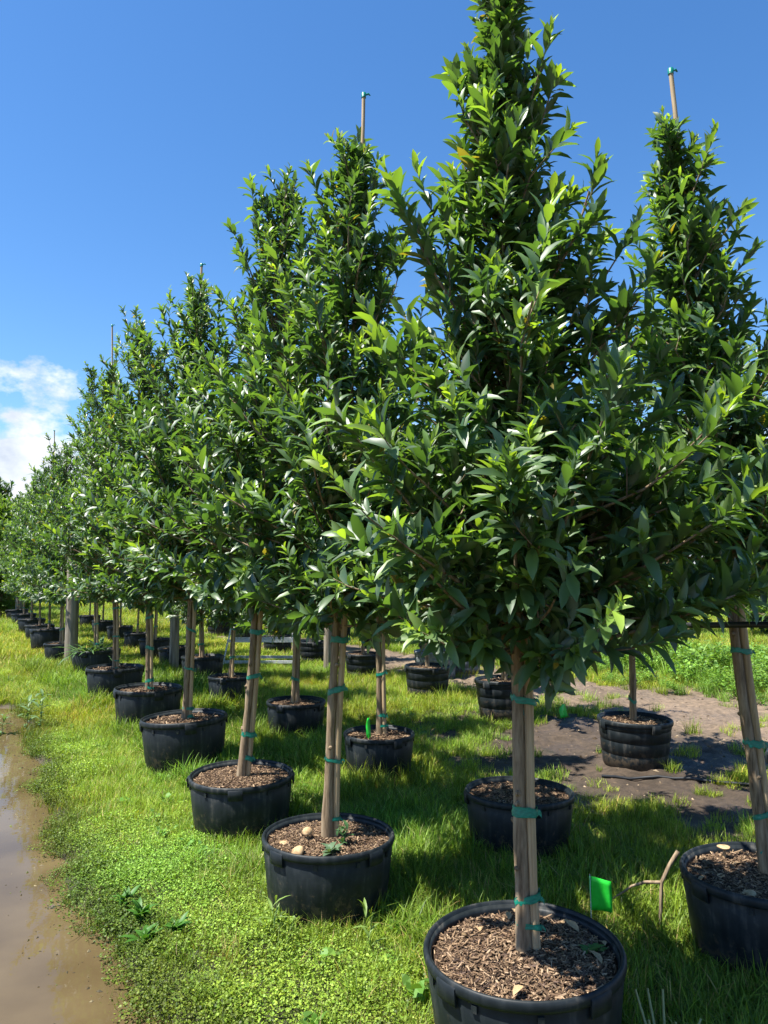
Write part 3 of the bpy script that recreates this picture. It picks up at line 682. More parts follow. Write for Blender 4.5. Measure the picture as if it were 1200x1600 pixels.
def put_pot(proto, x, y, s, rz, label, group, tilt=(0, 0)):
    z = float(ground_z(x, y)) - 0.005
    if proto.name in USED: o = dup(proto, (x, y, z), rz, s, tilt)
    else:
        USED.add(proto.name); o = proto; o.location = (x, y, z); o.rotation_euler = (tilt[0], tilt[1], rz); o.scale = (s, s, s) if np.isscalar(s) else s
    tag(o, label, 'plant pot', group); POTS_XY.append((x, y, 0.32 * (s if np.isscalar(s) else s[0]))); return o

ORD = ['first', 'second', 'third', 'fourth', 'fifth', 'sixth', 'seventh', 'eighth', 'ninth', 'tenth', 'eleventh', 'twelfth', 'thirteenth', 'fourteenth', 'fifteenth', 'sixteenth']
# x, y, pot scale, crown top, crown base, radius, lean, stake top, stake cap
ROW1 = [(0.49, 2.74, 1.00, 3.92, 1.33, 0.62, (-0.05, 0.0), 3.42, 0), (-0.28, 3.89, 0.97, 3.93, 1.38, 0.68, (0.12, 0.0), 4.22, 1),
        (-0.92, 5.01, 0.98, 4.28, 1.42, 0.76, (0.24, 0.02), 3.60, 0), (-1.68, 6.53, 1.04, 4.1, 1.38, 0.78, (0.02, 0.0), 4.38, 1),
        (-2.51, 8.16, 1.03, 4.3, 1.28, 0.82, (-0.14, 0.0), 3.5, 0), (-3.46, 9.85, 1.03, 4.25, 1.25, 0.82, (-0.18, 0.0), 4.92, 1),
        (-4.47, 11.87, 1.06, 4.9, 1.2, 0.84, (-0.2, 0.0), 3.9, 0), (-5.93, 14.01, 0.85, 4.0, 1.3, 0.66, (0, 0), 4.1, 0), (-7.05, 16.03, 1.08, 4.05, 1.3, 0.7, (0, 0), 4.42, 1),
        (-8.18, 18.09, 0.95, 4.0, 1.3, 0.7, (0, 0), 3.5, 0), (-9.35, 20.2, 0.97, 4.1, 1.3, 0.7, (0, 0), 3.5, 0), (-10.6, 22.4, 1.0, 3.9, 1.3, 0.72, (0, 0), 3.5, 0), (-11.9, 24.7, 1.0, 4.0, 1.3, 0.72, (0, 0), 3.5, 0)]
ROW2 = [(1.66, 3.38, 1.02, 3.72, 1.60, 0.52, (-0.33, 0.0), 4.00, 1), (0.81, 4.67, 0.95, 3.5, 1.25, 0.55, (0.05, 0.1), 3.3, 0), (-0.04, 6.25, 0.92, 3.75, 1.22, 0.58, (0.02, 0), 3.3, 0),
        (-0.88, 7.68, 0.94, 3.9, 1.22, 0.58, (0.06, 0), 3.4, 0), (-1.89, 9.49, 0.92, 3.9, 1.22, 0.6, (0, 0), 3.3, 0), (-2.69, 11.35, 1.0, 4.0, 1.25, 0.6, (0, 0), 3.3, 0),
        (-3.50, 12.9, 0.95, 3.9, 1.25, 0.6, (0, 0), 3.3, 0), (-4.35, 14.5, 0.95, 4.0, 1.3, 0.6, (0, 0), 3.3, 0), (-5.2, 16.1, 0.95, 3.9, 1.3, 0.6, (0, 0), 3.3, 0), (-6.2, 17.9, 0.95, 4.0, 1.3, 0.6, (0, 0), 3.3, 0),
        (-7.3, 19.8, 0.95, 3.9, 1.3, 0.6, (0, 0), 3.3, 0), (-8.5, 22.0, 0.95, 3.9, 1.3, 0.6, (0, 0), 3.3, 0)]
ROW3 = [(2.95, 5.25, 1.0, 4.05, 1.25, 0.50, (0.0, 0), 3.6, 0), (2.15, 6.62, 1.0, 3.7, 1.25, 0.52, (0, 0), 3.3, 0), (1.37, 8.65, 1.08, 3.7, 1.25, 0.55, (0, 0), 3.3, 0), (0.58, 10.24, 1.0, 3.8, 1.25, 0.55, (0, 0), 3.3, 0),
        (-0.33, 12.06, 0.96, 3.8, 1.25, 0.55, (0, 0), 3.3, 0), (-1.25, 13.9, 1.0, 3.8, 1.25, 0.55, (0, 0), 3.3, 0), (-2.2, 15.8, 1.0, 3.9, 1.25, 0.55, (0, 0), 3.3, 0), (-3.2, 17.7, 1.0, 3.8, 1.25, 0.55, (0, 0), 3.3, 0),
        (-4.3, 19.8, 1.0, 3.9, 1.25, 0.6, (0, 0), 3.3, 0), (-5.5, 22.0, 1.0, 3.8, 1.25, 0.6, (0, 0), 3.3, 0)]
ROW4 = [(-0.2, 16.6, 1.0), (-1.1, 18.4, 1.0), (0.95, 13.9, 1.0), (-2.3, 20.5, 1.0), (-3.6, 22.9, 1.0)]
prng = np.random.default_rng(3)
WHERE = ['in the row along the puddle', 'in the middle row', 'in the row beside the dirt track']
LOOK1 = ['big black nursery pot with rolled rim and dark mulch at the bottom of the picture', 'black nursery pot with two tan mushrooms on its mulch',
         'black pot just behind the mushroom pot, holding a slim trunk', 'tall black pot, fourth back from the camera in the puddle row', 'black pot, fifth back from the camera in the puddle row',
         'black pot, sixth back, next to the pot sprouting strappy weeds', 'black pot with strappy grey green weeds sprouting over its rim']
LOOK2 = ['sunlit black pot with mushrooms, cut off by the right edge of the picture', 'dark pot in the shade directly behind the nearest tree trunk', 'dark shaded pot with a small green tag on its tree',
         'shaded black pot behind the second and third trunks of the puddle row', 'shaded black pot topped with orange brown chips']
LOOK3 = ['ring ribbed pot cut off by the right picture edge behind the leaning stake', 'ring ribbed black pot standing on the bare mud, sunlit on its flank', 'ring ribbed black pot half hidden by the nearest trunk', 'ring ribbed black pot in front of the grey pot']
for r, (rows, looks, gname) in enumerate(((ROW1, LOOK1, 'pots along the puddle'), (ROW2, LOOK2, 'pots of the middle row'), (ROW3, LOOK3, 'pots beside the dirt track'))):
    for i, q in enumerate(rows):
        lab = looks[i] if i < len(looks) else 'black nursery pot, %s back from the camera %s' % (ORD[i], WHERE[r])
        near = q[1] < 6.0 and r < 2
        pr = PA if near else (PB if r == 0 else (PC if r == 2 else PD))
        s = q[2] if near else (q[2], q[2], q[2] * (1.14 if r == 0 else 1.08))
        put_pot(pr, q[0], q[1], s, prng.uniform(0, 6.28) if not (r == 0 and i == 0) else 0.1, lab, gname, (prng.normal(0, 0.012), prng.normal(0, 0.012)))
for i, q in enumerate(ROW4):
    put_pot(PC, q[0], q[1], 1.0, prng.uniform(0, 6), 'black pot, %s of the scattered pots behind the track row' % ORD[i], 'pots behind the track row')
put_pot(PG, 0.80, 11.9, 1.0, 0.4, 'pale grey weathered pot behind the ring ribbed black pots', None)
put_pot(PG, 1.28, 12.4, 0.9, 1.4, 'dull blue grey pot half hidden right of the pale grey one', None)

# ------------------------------------------------------------------ trees
TREE_LAB1 = ['nearest leafy staked tree with large glossy leaves filling the picture centre', 'staked tree with a bare capped cane above its top, rising over the mushroom pot', 'thin topped tree leaning right, third back from the camera along the puddle']
TREE_LAB2 = ['slim tree at the right edge with a bare capped cane leaning left', 'shaded tree directly behind the nearest tree', 'shaded tree with a small green tag near its foot']
TREE_LAB3 = ['airy tree cut off by the right edge of the picture', 'thin stemmed tree in the pot on bare mud']
def asym1(az, u):
    c = math.cos(az); f = 1.0 + (0.16 * max(0, c) if u < 0.5 else 0.0)
    return f
NEAR = []
def make_tree(q, seed, label, group, asym=None, extra=None, ties=(0.43, 0.52, 0.83, 1.17), near=True, nbr=95, dens=1.0, name='staked_tree', size=0.10, flushp=0.5, taz=None, toppow=1.0):
    x, y, ps, H, hb, Rm, lean, stop_, cap = q; rng = np.random.default_rng(seed)
    wood, cr, ax = grow(rng, H, hb, Rm, lean, nbr, dens, size, 0.33, toppow, asym, extra, flushp)
    root = empty(name, (x, y, float(ground_z(x, y)))); tag(root, label, 'tree', group)
    link('trunk', wood.mesh('trunk', M['bark']), root)
    az = rng.uniform(-0.5, 0.3) if taz is None else taz
    spts, zs = add_stake(root, ax, rng, stop_, az, cap)
    for z in ties:
        zz = z + rng.normal(0, 0.02); c = ax(zz); sp = np.array([np.interp(zz, zs, spts[:, k]) for k in range(3)])
        add_tie(root, (c + sp) / 2, math.atan2(sp[1] - c[1], sp[0] - c[0]), zz, rng)
    if stop_ > H - 0.2 or near:
        z = min(stop_, H) - 0.35; c = ax(z); sp = np.array([np.interp(z, zs, spts[:, k]) for k in range(3)]); add_tie(root, (c + sp) / 2, az, z, rng)
    NEAR.append((root, cr, rng)); return root
EX1 = [((0.0, 0, 1.36), (0.80, -0.16, 1.62), 17, 1.0), ((0.0, 0, 1.42), (0.74, -0.30, 1.92), 15, 1.0), ((0.0, 0, 1.5), (0.52, -0.42, 1.80), 13, 1.0), ((0.0, 0, 1.6), (0.60, -0.3, 2.15), 12, 0.9), ((0.0, 0, 1.38), (0.62, -0.34, 1.58), 12, 1.0), ((0, 0, 1.4), (-0.38, -0.42, 1.68), 12, 0.9), ((0, 0, 1.4), (-0.12, -0.58, 1.88), 13, 1.0), ((0, 0, 1.5), (0.16, -0.52, 2.10), 12, 0.9), ((0, 0, 1.5), (-0.58, -0.24, 2.1), 12, 1.0)]
make_tree(ROW1[0], 101, TREE_LAB1[0], 'staked trees along the puddle', asym1, EX1, (0.42, 0.51, 0.84, 1.20), nbr=155, dens=1.55, size=0.097, taz=-0.05, toppow=1.0, flushp=0.62)
make_tree(ROW1[1], 102, TREE_LAB1[1], 'staked trees along the puddle', ties=(0.42, 0.72, 1.05, 1.3), nbr=122, dens=1.4, size=0.097, taz=0.1, toppow=0.82, flushp=0.62)
make_tree(ROW1[2], 103, TREE_LAB1[2], 'staked trees along the puddle', ties=(0.46, 0.62, 0.95, 1.25), nbr=130, dens=1.35, size=0.097, toppow=0.66, taz=0.2, flushp=0.55)
make_tree(ROW1[3], 104, 'leafy staked tree, fourth back from the camera along the puddle', 'staked trees along the puddle', nbr=125, dens=1.3, taz=0.2, toppow=0.60, flushp=0.55)
make_tree(ROW2[0], 105, TREE_LAB2[0], 'staked trees of the middle row', ties=(0.47, 0.60, 0.92, 1.3), nbr=110, dens=1.35, taz=0.0, size=0.097, toppow=0.95, flushp=0.55)
make_tree(ROW2[1], 106, TREE_LAB2[1], 'staked trees of the middle row', nbr=100, dens=1.0)
make_tree(ROW1[4], 107, 'leafy staked tree, fifth back from the camera along the puddle', 'staked trees along the puddle', nbr=120, dens=1.25, toppow=0.60)
n_leafy = len(NEAR)
make_tree(ROW2[2], 108, TREE_LAB2[2], 'staked trees of the middle row', nbr=95)
make_tree(ROW3[0], 109, TREE_LAB3[0], 'staked trees beside the track', nbr=80, dens=0.9, size=0.085)
make_tree(ROW1[5], 110, 'tree with a tall bare cane beside it, sixth back along the puddle', 'staked trees along the puddle', nbr=118, dens=1.15, toppow=0.60)
make_tree(ROW1[6], 111, 'tall thin topped tree in the pot with strappy weeds', 'staked trees along the puddle', nbr=110, toppow=0.85)
# which leaves can be seen best: coarse depth buffer over the sampled leaves
cp, sp_ = math.cos(PITCH), math.sin(PITCH)
def project(P):
    x, y, z = P[:, 0], P[:, 1], P[:, 2] - CAM_H
    d = y * cp + z * sp_; u = 600 + FPX * x / d; v = 800 - FPX * (-y * sp_ + z * cp) / d
    return u, v, d
CELL = 9; GW, GH = 1200 // CELL, 1600 // CELL
rec = []
for ti, (root, cr, rng) in enumerate(NEAR):
    for f in (0.3, 0.55, 0.8):
        P = cr.P + cr.D * (cr.S * f)[:, None] + np.array(root.location); u, v, d = project(P)
        ok = (u > 0) & (u < GW * CELL) & (v > 0) & (v < GH * CELL)
        cell = (v[ok] // CELL).astype(int) * GW + (u[ok] // CELL).astype(int)
        rec.append(np.stack([cell, d[ok], np.full(ok.sum(), ti), np.nonzero(ok)[0]], -1))
rec = np.concatenate(rec); rec = rec[np.lexsort((rec[:, 1], rec[:, 0]))]
first = np.ones(len(rec), bool); first[1:] = rec[1:, 0] != rec[:-1, 0]; vis = rec[first]
for ti, (root, cr, rng) in enumerate(NEAR):
    keep = np.ones(len(cr.P), bool); single = []
    if ti < n_leafy:
        mine = vis[vis[:, 2] == ti][:, 3].astype(int); cnt = np.bincount(mine, minlength=len(cr.P))
        _, _, d = project(cr.P + np.array(root.location)); score = cnt * (cr.S / d)
        order = np.argsort(-score)[:300]; single = [k for k in order if cnt[k] > 0]
        keep[single] = False
    crown = link('crown', crown_mesh('crown', cr, keep, LEAF_T if ti < n_leafy else LEAF_TF, rng), root); crown['kind'] = 'stuff'
    for k in single:
        Mx = Matrix(((cr.X[k][0] * cr.S[k], cr.D[k][0] * cr.S[k], cr.N[k][0] * cr.S[k], cr.P[k][0]),
                     (cr.X[k][1] * cr.S[k], cr.D[k][1] * cr.S[k], cr.N[k][1] * cr.S[k], cr.P[k][1]),
                     (cr.X[k][2] * cr.S[k], cr.D[k][2] * cr.S[k], cr.N[k][2] * cr.S[k], cr.P[k][2]), (0, 0, 0, 1)))
        link('leaf', leaf_mesh(int(cr.W[k]), int(cr.B[k])), crown, mtx=Mx)
# the trees farther back share four grown forms
n0 = len(NEAR)
FORMS = []
for k in range(4):
    q = (0, 0, 1, 3.9 + 0.12 * k, 1.04, 0.80, (0.04 * (k - 1.5), 0.03), [3.4, 4.62, 3.5, 3.4][k], k == 1)
    r_ = make_tree(q, 200 + k, 'form', 'form', nbr=100, ties=(0.6, 1.0), near=False, size=0.105, toppow=0.64, dens=1.15)
    root, cr, rng = NEAR[-1]; c = link('crown', crown_mesh('crown', cr, np.ones(len(cr.P), bool), LEAF_TF, rng), root); c['kind'] = 'stuff'; FORMS.append(r_)
fi = 0; usedf = set()
def place_form(k, x, y, rz, s, label, group):
    r_ = FORMS[k]
    if k in usedf: o = dup(r_, (x, y, float(ground_z(x, y))), rz, s)
    else: usedf.add(k); o = r_; o.location = (x, y, float(ground_z(x, y))); o.rotation_euler = (0, 0, rz); o.scale = (s, s, s)
    tag(o, label, 'tree', group); return o
done = {(q[0], q[1]) for q in ROW1[:7] + ROW2[:3] + ROW3[:1]}
for r, (rows, gname) in enumerate(((ROW1, 'staked trees along the puddle'), (ROW2, 'staked trees of the middle row'), (ROW3, 'staked trees beside the track'))):
    for i, q in enumerate(rows):
        if (q[0], q[1]) in done: continue
        lab = TREE_LAB3[i] if (r == 2 and i < 2) else 'staked leafy tree, %s back from the camera %s' % (ORD[i], WHERE[r])
        k = 1 if q[8] else [0, 2, 3][fi % 3]; fi += 1
        place_form(k, q[0], q[1], prng.uniform(0, 6.28), q[3] / (3.9 + 0.12 * k), lab, gname)
for i, q in enumerate(ROW4):
    place_form([0, 2, 3][i % 3], q[0], q[1], prng.uniform(0, 6.28), 0.97, 'staked tree in the %s of the scattered pots behind the track row' % ORD[i], 'trees behind the track row')

# ------------------------------------------------------------------ trees and weeds that close the view
brng = np.random.default_rng(77)
def bush(name, x, y, H, Rm, hb, seed, label, group, col, size=0.16, nbr=110, dens=0.9):
    global OLD, MID, YOUNG
    keepc = (OLD, MID, YOUNG); OLD, MID, YOUNG = [np.array(c) for c in col]; rng = np.random.default_rng(seed)
    wood, cr, ax = grow(rng, H, hb, Rm, (0, 0), nbr, dens, size, 0.05, 0.55)
    root = empty(name, (x, y, float(ground_z(x, y)))); tag(root, label, 'tree', group)
    link('trunk', wood.mesh('trunk', M['bark']), root); c = link('crown', crown_mesh('crown', cr, np.ones(len(cr.P), bool), LEAF_TF, rng), root); c['kind'] = 'stuff'
    OLD, MID, YOUNG = keepc; return root
DK = ((0.018, 0.050, 0.014), (0.035, 0.085, 0.018), (0.08, 0.15, 0.02)); LM = ((0.07, 0.14, 0.02), (0.13, 0.22, 0.025), (0.22, 0.30, 0.03))
b1 = bush('broad_tree', -15.6, 30.5, 5.0, 1.7, 0.4, 301, 'dark bushy tree at the far left end of the puddle row', 'trees closing the view', DK, 0.26, 100)
b2 = bush('hedge_tree', -13.4, 26.6, 3.9, 1.5, 0.3, 302, 'lime green feathery tree at the far left edge of the picture', 'trees closing the view', LM, 0.22, 100)
LABB = ['dark broad tree behind the far end of the middle row', 'dark broad tree seen between the far crowns, left of centre', 'broad tree behind the metal rack', 'broad tree behind the pale grey pot', 'broad tree behind the nearest crown, across the track',
        'broad tree across the track behind the bare mud', 'broad tree behind the tall weeds at the right', 'rightmost broad tree across the track beyond the weeds', 'far dark tree left of the lime green tree']
for i, (x, y, s) in enumerate(((-9.5, 30, 0.95), (-6.4, 28, 0.85), (-3.6, 26, 0.8), (0.2, 25, 0.8), (3.8, 22, 0.75), (6.8, 20, 0.7), (9.6, 19, 0.7), (12.5, 20, 0.8), (-20.5, 36, 0.9))):
    o = dup(b1, (x, y, 0), brng.uniform(0, 6.28), s); tag(o, LABB[i], 'tree', 'trees closing the view')
# palm whose frond tips reach in at the left edge
root = empty('palm_tree', (-18.0, 31.0, 0)); tag(root, 'palm tree with drooping fronds just off the left edge above the hedge', 'palm')
mb = MB(); zs = np.linspace(-0.1, 5.6, 14); mb.tube([(0.15 * math.sin(z * 0.4), 0, z) for z in zs], 0.17 - 0.012 * zs, 10, True, None, 0.05, brng); link('trunk', mb.mesh('trunk', M['post']), root)
for k in range(13):
    a = k * 2.4; el = [0.9, 0.45, 0.15][k % 3]; mb = MB(); h = np.array([math.cos(a), math.sin(a), 0]); sd = np.array([-h[1], h[0], 0]); pts = []
    for t in np.linspace(0, 1, 12): pts.append(np.array([0.1, 0, 5.55]) + h * (1.9 * t * math.cos(el * 0.8)) + np.array([0, 0, 1.7 * t * math.sin(el) - 1.25 * t * t]))
    mb.tube(pts, np.linspace(0.02, 0.004, 12), 4, False, (0.10, 0.13, 0.04))
    for t in np.linspace(0.12, 1, 34):
        p = np.array([np.interp(t, np.linspace(0, 1, 12), np.array(pts)[:, c]) for c in range(3)]); L = 0.5 * math.sin(3.0 * t + 0.12) + 0.08
        for s in (-1, 1):
            e = p + (sd * s * 0.75 + h * 0.55) * L + np.array([0, 0, -0.28 * L]); w = h * 0.022
            mb.add([p - w, p + w, e], [[0, 1, 2]], (0.035, 0.075, 0.022))
    link('frond', mb.mesh('frond', M['weed'], False), root)

# ------------------------------------------------------------------ posts, rail, rack, tubs
def post(x, y, r, h, label, lean=(0, 0)):
    mb = MB(); rng = np.random.default_rng(int(abs(x) * 100)); zs = np.linspace(-0.1, h, 12)
    mb.tube([(lean[0] * z, lean[1] * z, z) for z in zs], r * (1.04 - 0.05 * zs / h), 14, True, None, 0.02, rng)
    o = link('wooden_post', mb.mesh('wooden_post', M['post']), loc=(x, y, float(ground_z(x, y)))); tag(o, label, 'post', 'round timber posts between the rows'); return o
post(-5.45, 13.3, 0.105, 2.3, 'thick grey round timber post behind the weedy pot')
post(-3.42, 12.45, 0.075, 2.2, 'grey round timber post between the sixth pot and the middle row')
post(-0.93, 12.7, 0.070, 2.2, 'tan round timber post showing left of the second tree trunk')
post(-12.3, 25.6, 0.10, 2.4, 'pale timber post at the far left end of the row')
# poly pipe strung along the middle row at 1.4 m
mb = MB(); A = np.array([2.26, 1.96, 1.41]); B = np.array([-0.17, 6.13, 1.42])
tt = np.linspace(0, 1, 24); pts = A + np.outer(tt, B - A) + np.outer(-0.02 * np.sin(tt * 6.28 * 3) , [0, 0, 1]); pts[:, 0] += 0.045; pts[:, 1] += 0.03
mb.tube(pts, 0.014, 10); rail = link('support_pipe', mb.mesh('support_pipe', M['pipe'])); tag(rail, 'black plastic pipe running level through the crowns of the middle row', 'pipe')
mb = MB(); tt = np.linspace(0, 1, 16); px = 1.75 + 1.6 * tt; py = 6.22 - 0.42 * tt + 0.03 * np.sin(tt * 7); mb.tube(np.stack([px, py, ground_z(px, py) + 0.012], -1), 0.012, 8)
tag(link('irrigation_pipe', mb.mesh('irrigation_pipe', M['pipe'])), 'thin black irrigation pipe lying on the mud before the ring ribbed pot', 'pipe')
# aluminium rack
root = empty('metal_rack', (-2.12, 13.35, 0)); tag(root, 'silver metal A frame rack with three level rails behind the pots', 'rack')
for sx in (-0.60, 0.60):
    for sy in (-1, 1):
        mb = MB(); mb.tube([(sx * 1.04, 0.42 * sy, 0), (sx * 0.82, 0.05 * sy, 0.92)], 0.014, 8); link('leg', mb.mesh('leg', M['alu']), root)
for z, w in ((0.12, 0.60), (0.46, 0.55), (0.80, 0.50)):
    for sy in (-1, 1):
        mb = MB(); yy = (0.42 - (0.37 / 0.92) * z) * sy; mb.box((0, yy - 0.016, z), (2 * w + 0.05, 0.035, 0.045)); link('rail', mb.mesh('rail', M['alu'], False), root)
for i, (x, y) in enumerate(((-13.3, 24.6), (-12.75, 24.1))):
    root = empty('plant_tub', (x, y, 0)); mb = MB(); mb.lathe([(0.34, 0.0), (0.40, 0.02), (0.47, 0.55), (0.50, 0.56), (0.50, 0.60), (0.46, 0.60), (0.42, 0.1)], 28); link('shell', mb.mesh('shell', M['crate']), root)
    for zb in (0.18, 0.36):
        mb = MB(); rr = 0.40 + 0.07 * zb / 0.55 + 0.004; mb.lathe([(rr, zb), (rr + 0.014, zb + 0.01), (rr + 0.014, zb + 0.03), (rr, zb + 0.04)], 28); link('band', mb.mesh('band', M['crate']), root)
    mb = MB(); mb.lathe([(0.44, 0.52), (0.2, 0.54), (0.001, 0.54)], 28); link('soil', mb.mesh('soil', M['soil']), root)
    tag(root, ['dark blue tub at the left edge under the far trees', 'dark blue tub right of the leftmost one under the far trees'][i], 'tub', 'blue tubs')

# ------------------------------------------------------------------ small things
def on_ground(x, y): return float(ground_z(x, y))
# marker flag behind the nearest pot
root = empty('marker_flag', (0.985, 3.56, on_ground(0.98, 3.56))); tag(root, 'bright green plastic marker flag standing in the grass behind the nearest pot', 'flag')
mb = MB(); mb.tube([(-0.045, 0, -0.05), (-0.045, 0, 0.13), (-0.047, 0, 0.285)], 0.0018, 6); link('wire', mb.mesh('wire', M['alu']), root)
V = []; nu, nv = 7, 7
for j in range(nv):
    for i in range(nu):
        u, v_ = i / (nu - 1), j / (nv - 1); V.append((-0.047 + 0.098 * u - 0.004 * v_, 0.012 * math.sin(u * 4.2 + v_ * 1.5) * u, 0.128 + 0.150 * v_ - 0.022 * u * v_ + 0.010 * u * (1 - v_) * -1))
I = np.arange(nu * nv).reshape(nv, nu); F = np.stack([I[:-1, :-1], I[:-1, 1:], I[1:, 1:], I[1:, :-1]], -1).reshape(-1, 4)
fm = np_mesh('sheet', V, F, M['flag']); f_ = link('sheet', fm, root); sm = f_.modifiers.new('thick', 'SOLIDIFY'); sm.thickness = 0.0012
def tag_strip(x, y, z, h, w, rz, label):
    root = empty('plant_tag', (x, y, z), rz); tag(root, label, 'tag', 'bright green plastic tags')
    V = []; n = 6
    for j in range(n):
        t = j / (n - 1); ww = w * (1 if t < 0.6 else 1 - 0.5 * (t - 0.6) / 0.4); yy = 0.02 * math.sin(t * 2.5)
        V += [(-ww / 2, yy, h * t), (ww / 2, yy + 0.006, h * t)]
    me = np_mesh('sheet', V, [np.array([[2 * j, 2 * j + 1, 2 * j + 3, 2 * j + 2] for j in range(n - 1)])], M['flag']); s_ = link('sheet', me, root); q = s_.modifiers.new('thick', 'SOLIDIFY'); q.thickness = 0.001
    mb = MB(); mb.tube([(0, 0, -0.04), (0, 0.0, 0.02)], 0.003, 5); link('stem', mb.mesh('stem', M['flag']), root)
tag_strip(-0.12, 6.12, on_ground(-0.1, 6.1) + 0.345, 0.15, 0.038, 0.3, 'narrow bright green tag in the shaded pot of the middle row')
tag_strip(2.02, 8.6, on_ground(2.02, 8.6) + 0.03, 0.14, 0.16, 0.8, 'small bright green tag on the mud behind the ring ribbed pot')
# forked dead stick
mb = MB()
def at(u, v, Y):
    a = (u - 600) / FPX; b = (800 - v) / FPX; k = Y / (cp - b * sp_); return np.array([a * k, Y, CAM_H + (sp_ + b * cp) * k])
main = [np.array([1.250, 3.575, -0.03]), np.array([1.262, 3.575, 0.12]), np.array([1.268, 3.57, 0.235]), np.array([1.305, 3.57, 0.31]), np.array([1.348, 3.57, 0.372])]
mb.tube(main, [0.006, 0.008, 0.0095, 0.009, 0.010], 8, True, None, 0.12, brng)
side = [main[2], np.array([1.20, 3.60, 0.225]), np.array([1.15, 3.63, 0.195]), np.array([1.11, 3.66, 0.15]), np.array([1.06, 3.70, 0.10])]
mb.tube(side, [0.008, 0.007, 0.006, 0.005, 0.003], 7, True, None, 0.12, brng)
tag(link('dead_stick', mb.mesh('dead_stick', M['bark'])), 'forked bare brown stick stuck in the grass left of the mushroom pot edge', 'stick')
# mushrooms
def mushroom(x, y, z, s, label, capf=0.5, tilt=(0, 0)):
    root = empty('mushroom', (x, y, z), 0, s); root.rotation_euler = (tilt[0], tilt[1], 0); tag(root, label, 'mushroom', 'mushrooms on the mulch')
    mb = MB(); mb.tube([(0, 0, -0.01), (0.002, 0, 0.02), (0.0, 0, 0.05)], [0.010, 0.008, 0.007], 10); link('stem', mb.mesh('stem', M['mush']), root)
    mb = MB(); pr = [(0.001, 0.050 + 0.030 * capf)] + [(0.032 * math.sin(t), 0.050 + 0.030 * capf * math.cos(t)) for t in np.linspace(0.25, 1.57, 7)] + [(0.029, 0.045), (0.008, 0.047)]
    mb.lathe(pr[::-1], 20, None, lambda a: 1 + 0.06 * np.sin(3 * a)); link('cap', mb.mesh('cap', M['mush']), root)
z2 = on_ground(-0.28, 3.89) + 0.325
mushroom(-0.38, 3.86, z2 - 0.005, 0.85, 'tall pale mushroom left of the trunk in the second pot', 1.1)
mushroom(-0.385, 3.70, z2 - 0.028, 1.0, 'squat tan mushroom lying on the mulch of the second pot', 0.8, (0.5, -0.5))
mushroom(-0.49, 3.83, z2 - 0.04, 0.8, 'small white mushroom cap near the left rim of the second pot', 0.35)
z3 = on_ground(1.66, 3.38) + 0.335
mushroom(1.57, 3.60, z3 + 0.01, 0.9, 'flat white topped mushroom at the back rim of the right edge pot', 0.15)
mushroom(1.60, 3.18, z3 - 0.03, 0.95, 'round cream mushroom near the front rim of the right edge pot', 1.0, (0.3, 0))
mushroom(1.51, 3.23, z3 - 0.035, 0.85, 'tan mushroom left of the round cream one in the right edge pot', 0.7, (0.6, -0.3))
# fallen leaves on the mulch, one by one
dl = leaf_template(0.22, 0.5, 0.5); dlm = np_mesh('fallen_leaf', dl[0], dl[1], M['mush'], True)
spots = [(0.49, 2.74, 0.40, [(-0.21, 0.10), (-0.14, 0.13), (0.02, 0.27), (0.07, 0.26), (0.17, 0.20), (0.22, 0.12), (0.28, 0.05), (0.24, -0.10), (-0.05, -0.24), (-0.02, 0.22)]),
         (1.66, 3.38, 0.40, [(-0.22, -0.12), (-0.18, 0.02), (-0.12, -0.10), (-0.06, -0.02), (-0.02, -0.14), (-0.10, 0.12), (-0.2, 0.10), (-0.27, 0.0)])]
nleaf = 0
SPOT = [['near the left rim', 'left of the trunk', 'at the back rim behind the stake', 'just right of the stake at the back', 'halfway along the right back rim', 'in the shade near the right rim', 'touching the far right rim', 'near the front right rim', 'at the front rim', 'directly behind the trunk'],
        ['near the front left rim', 'left of the centre', 'between the tan and cream mushrooms', 'beside the trunk', 'at the front near the cream mushroom', 'behind the trunk', 'at the back left rim', 'against the left rim']]
for (x, y, z, L) in spots:
    for (dx, dy) in L:
        o = link('fallen_leaf', dlm); s = brng.uniform(0.045, 0.075); o.location = (x + dx, y + dy, on_ground(x, y) + 0.343 + 0.006 * brng.random()); o.scale = (s, s, s * 0.8); o.rotation_euler = (brng.normal(0, 0.25), brng.normal(0, 0.25), brng.uniform(0, 6.28))
        tag(o, 'dry tan leaf %s in the %s' % (SPOT[0 if x < 1 else 1][L.index((dx, dy))], 'nearest pot' if x < 1 else 'right edge pot'), 'leaf', 'dry leaves on the mulch of the ' + ('nearest pot' if x < 1 else 'right edge pot')); nleaf += 1
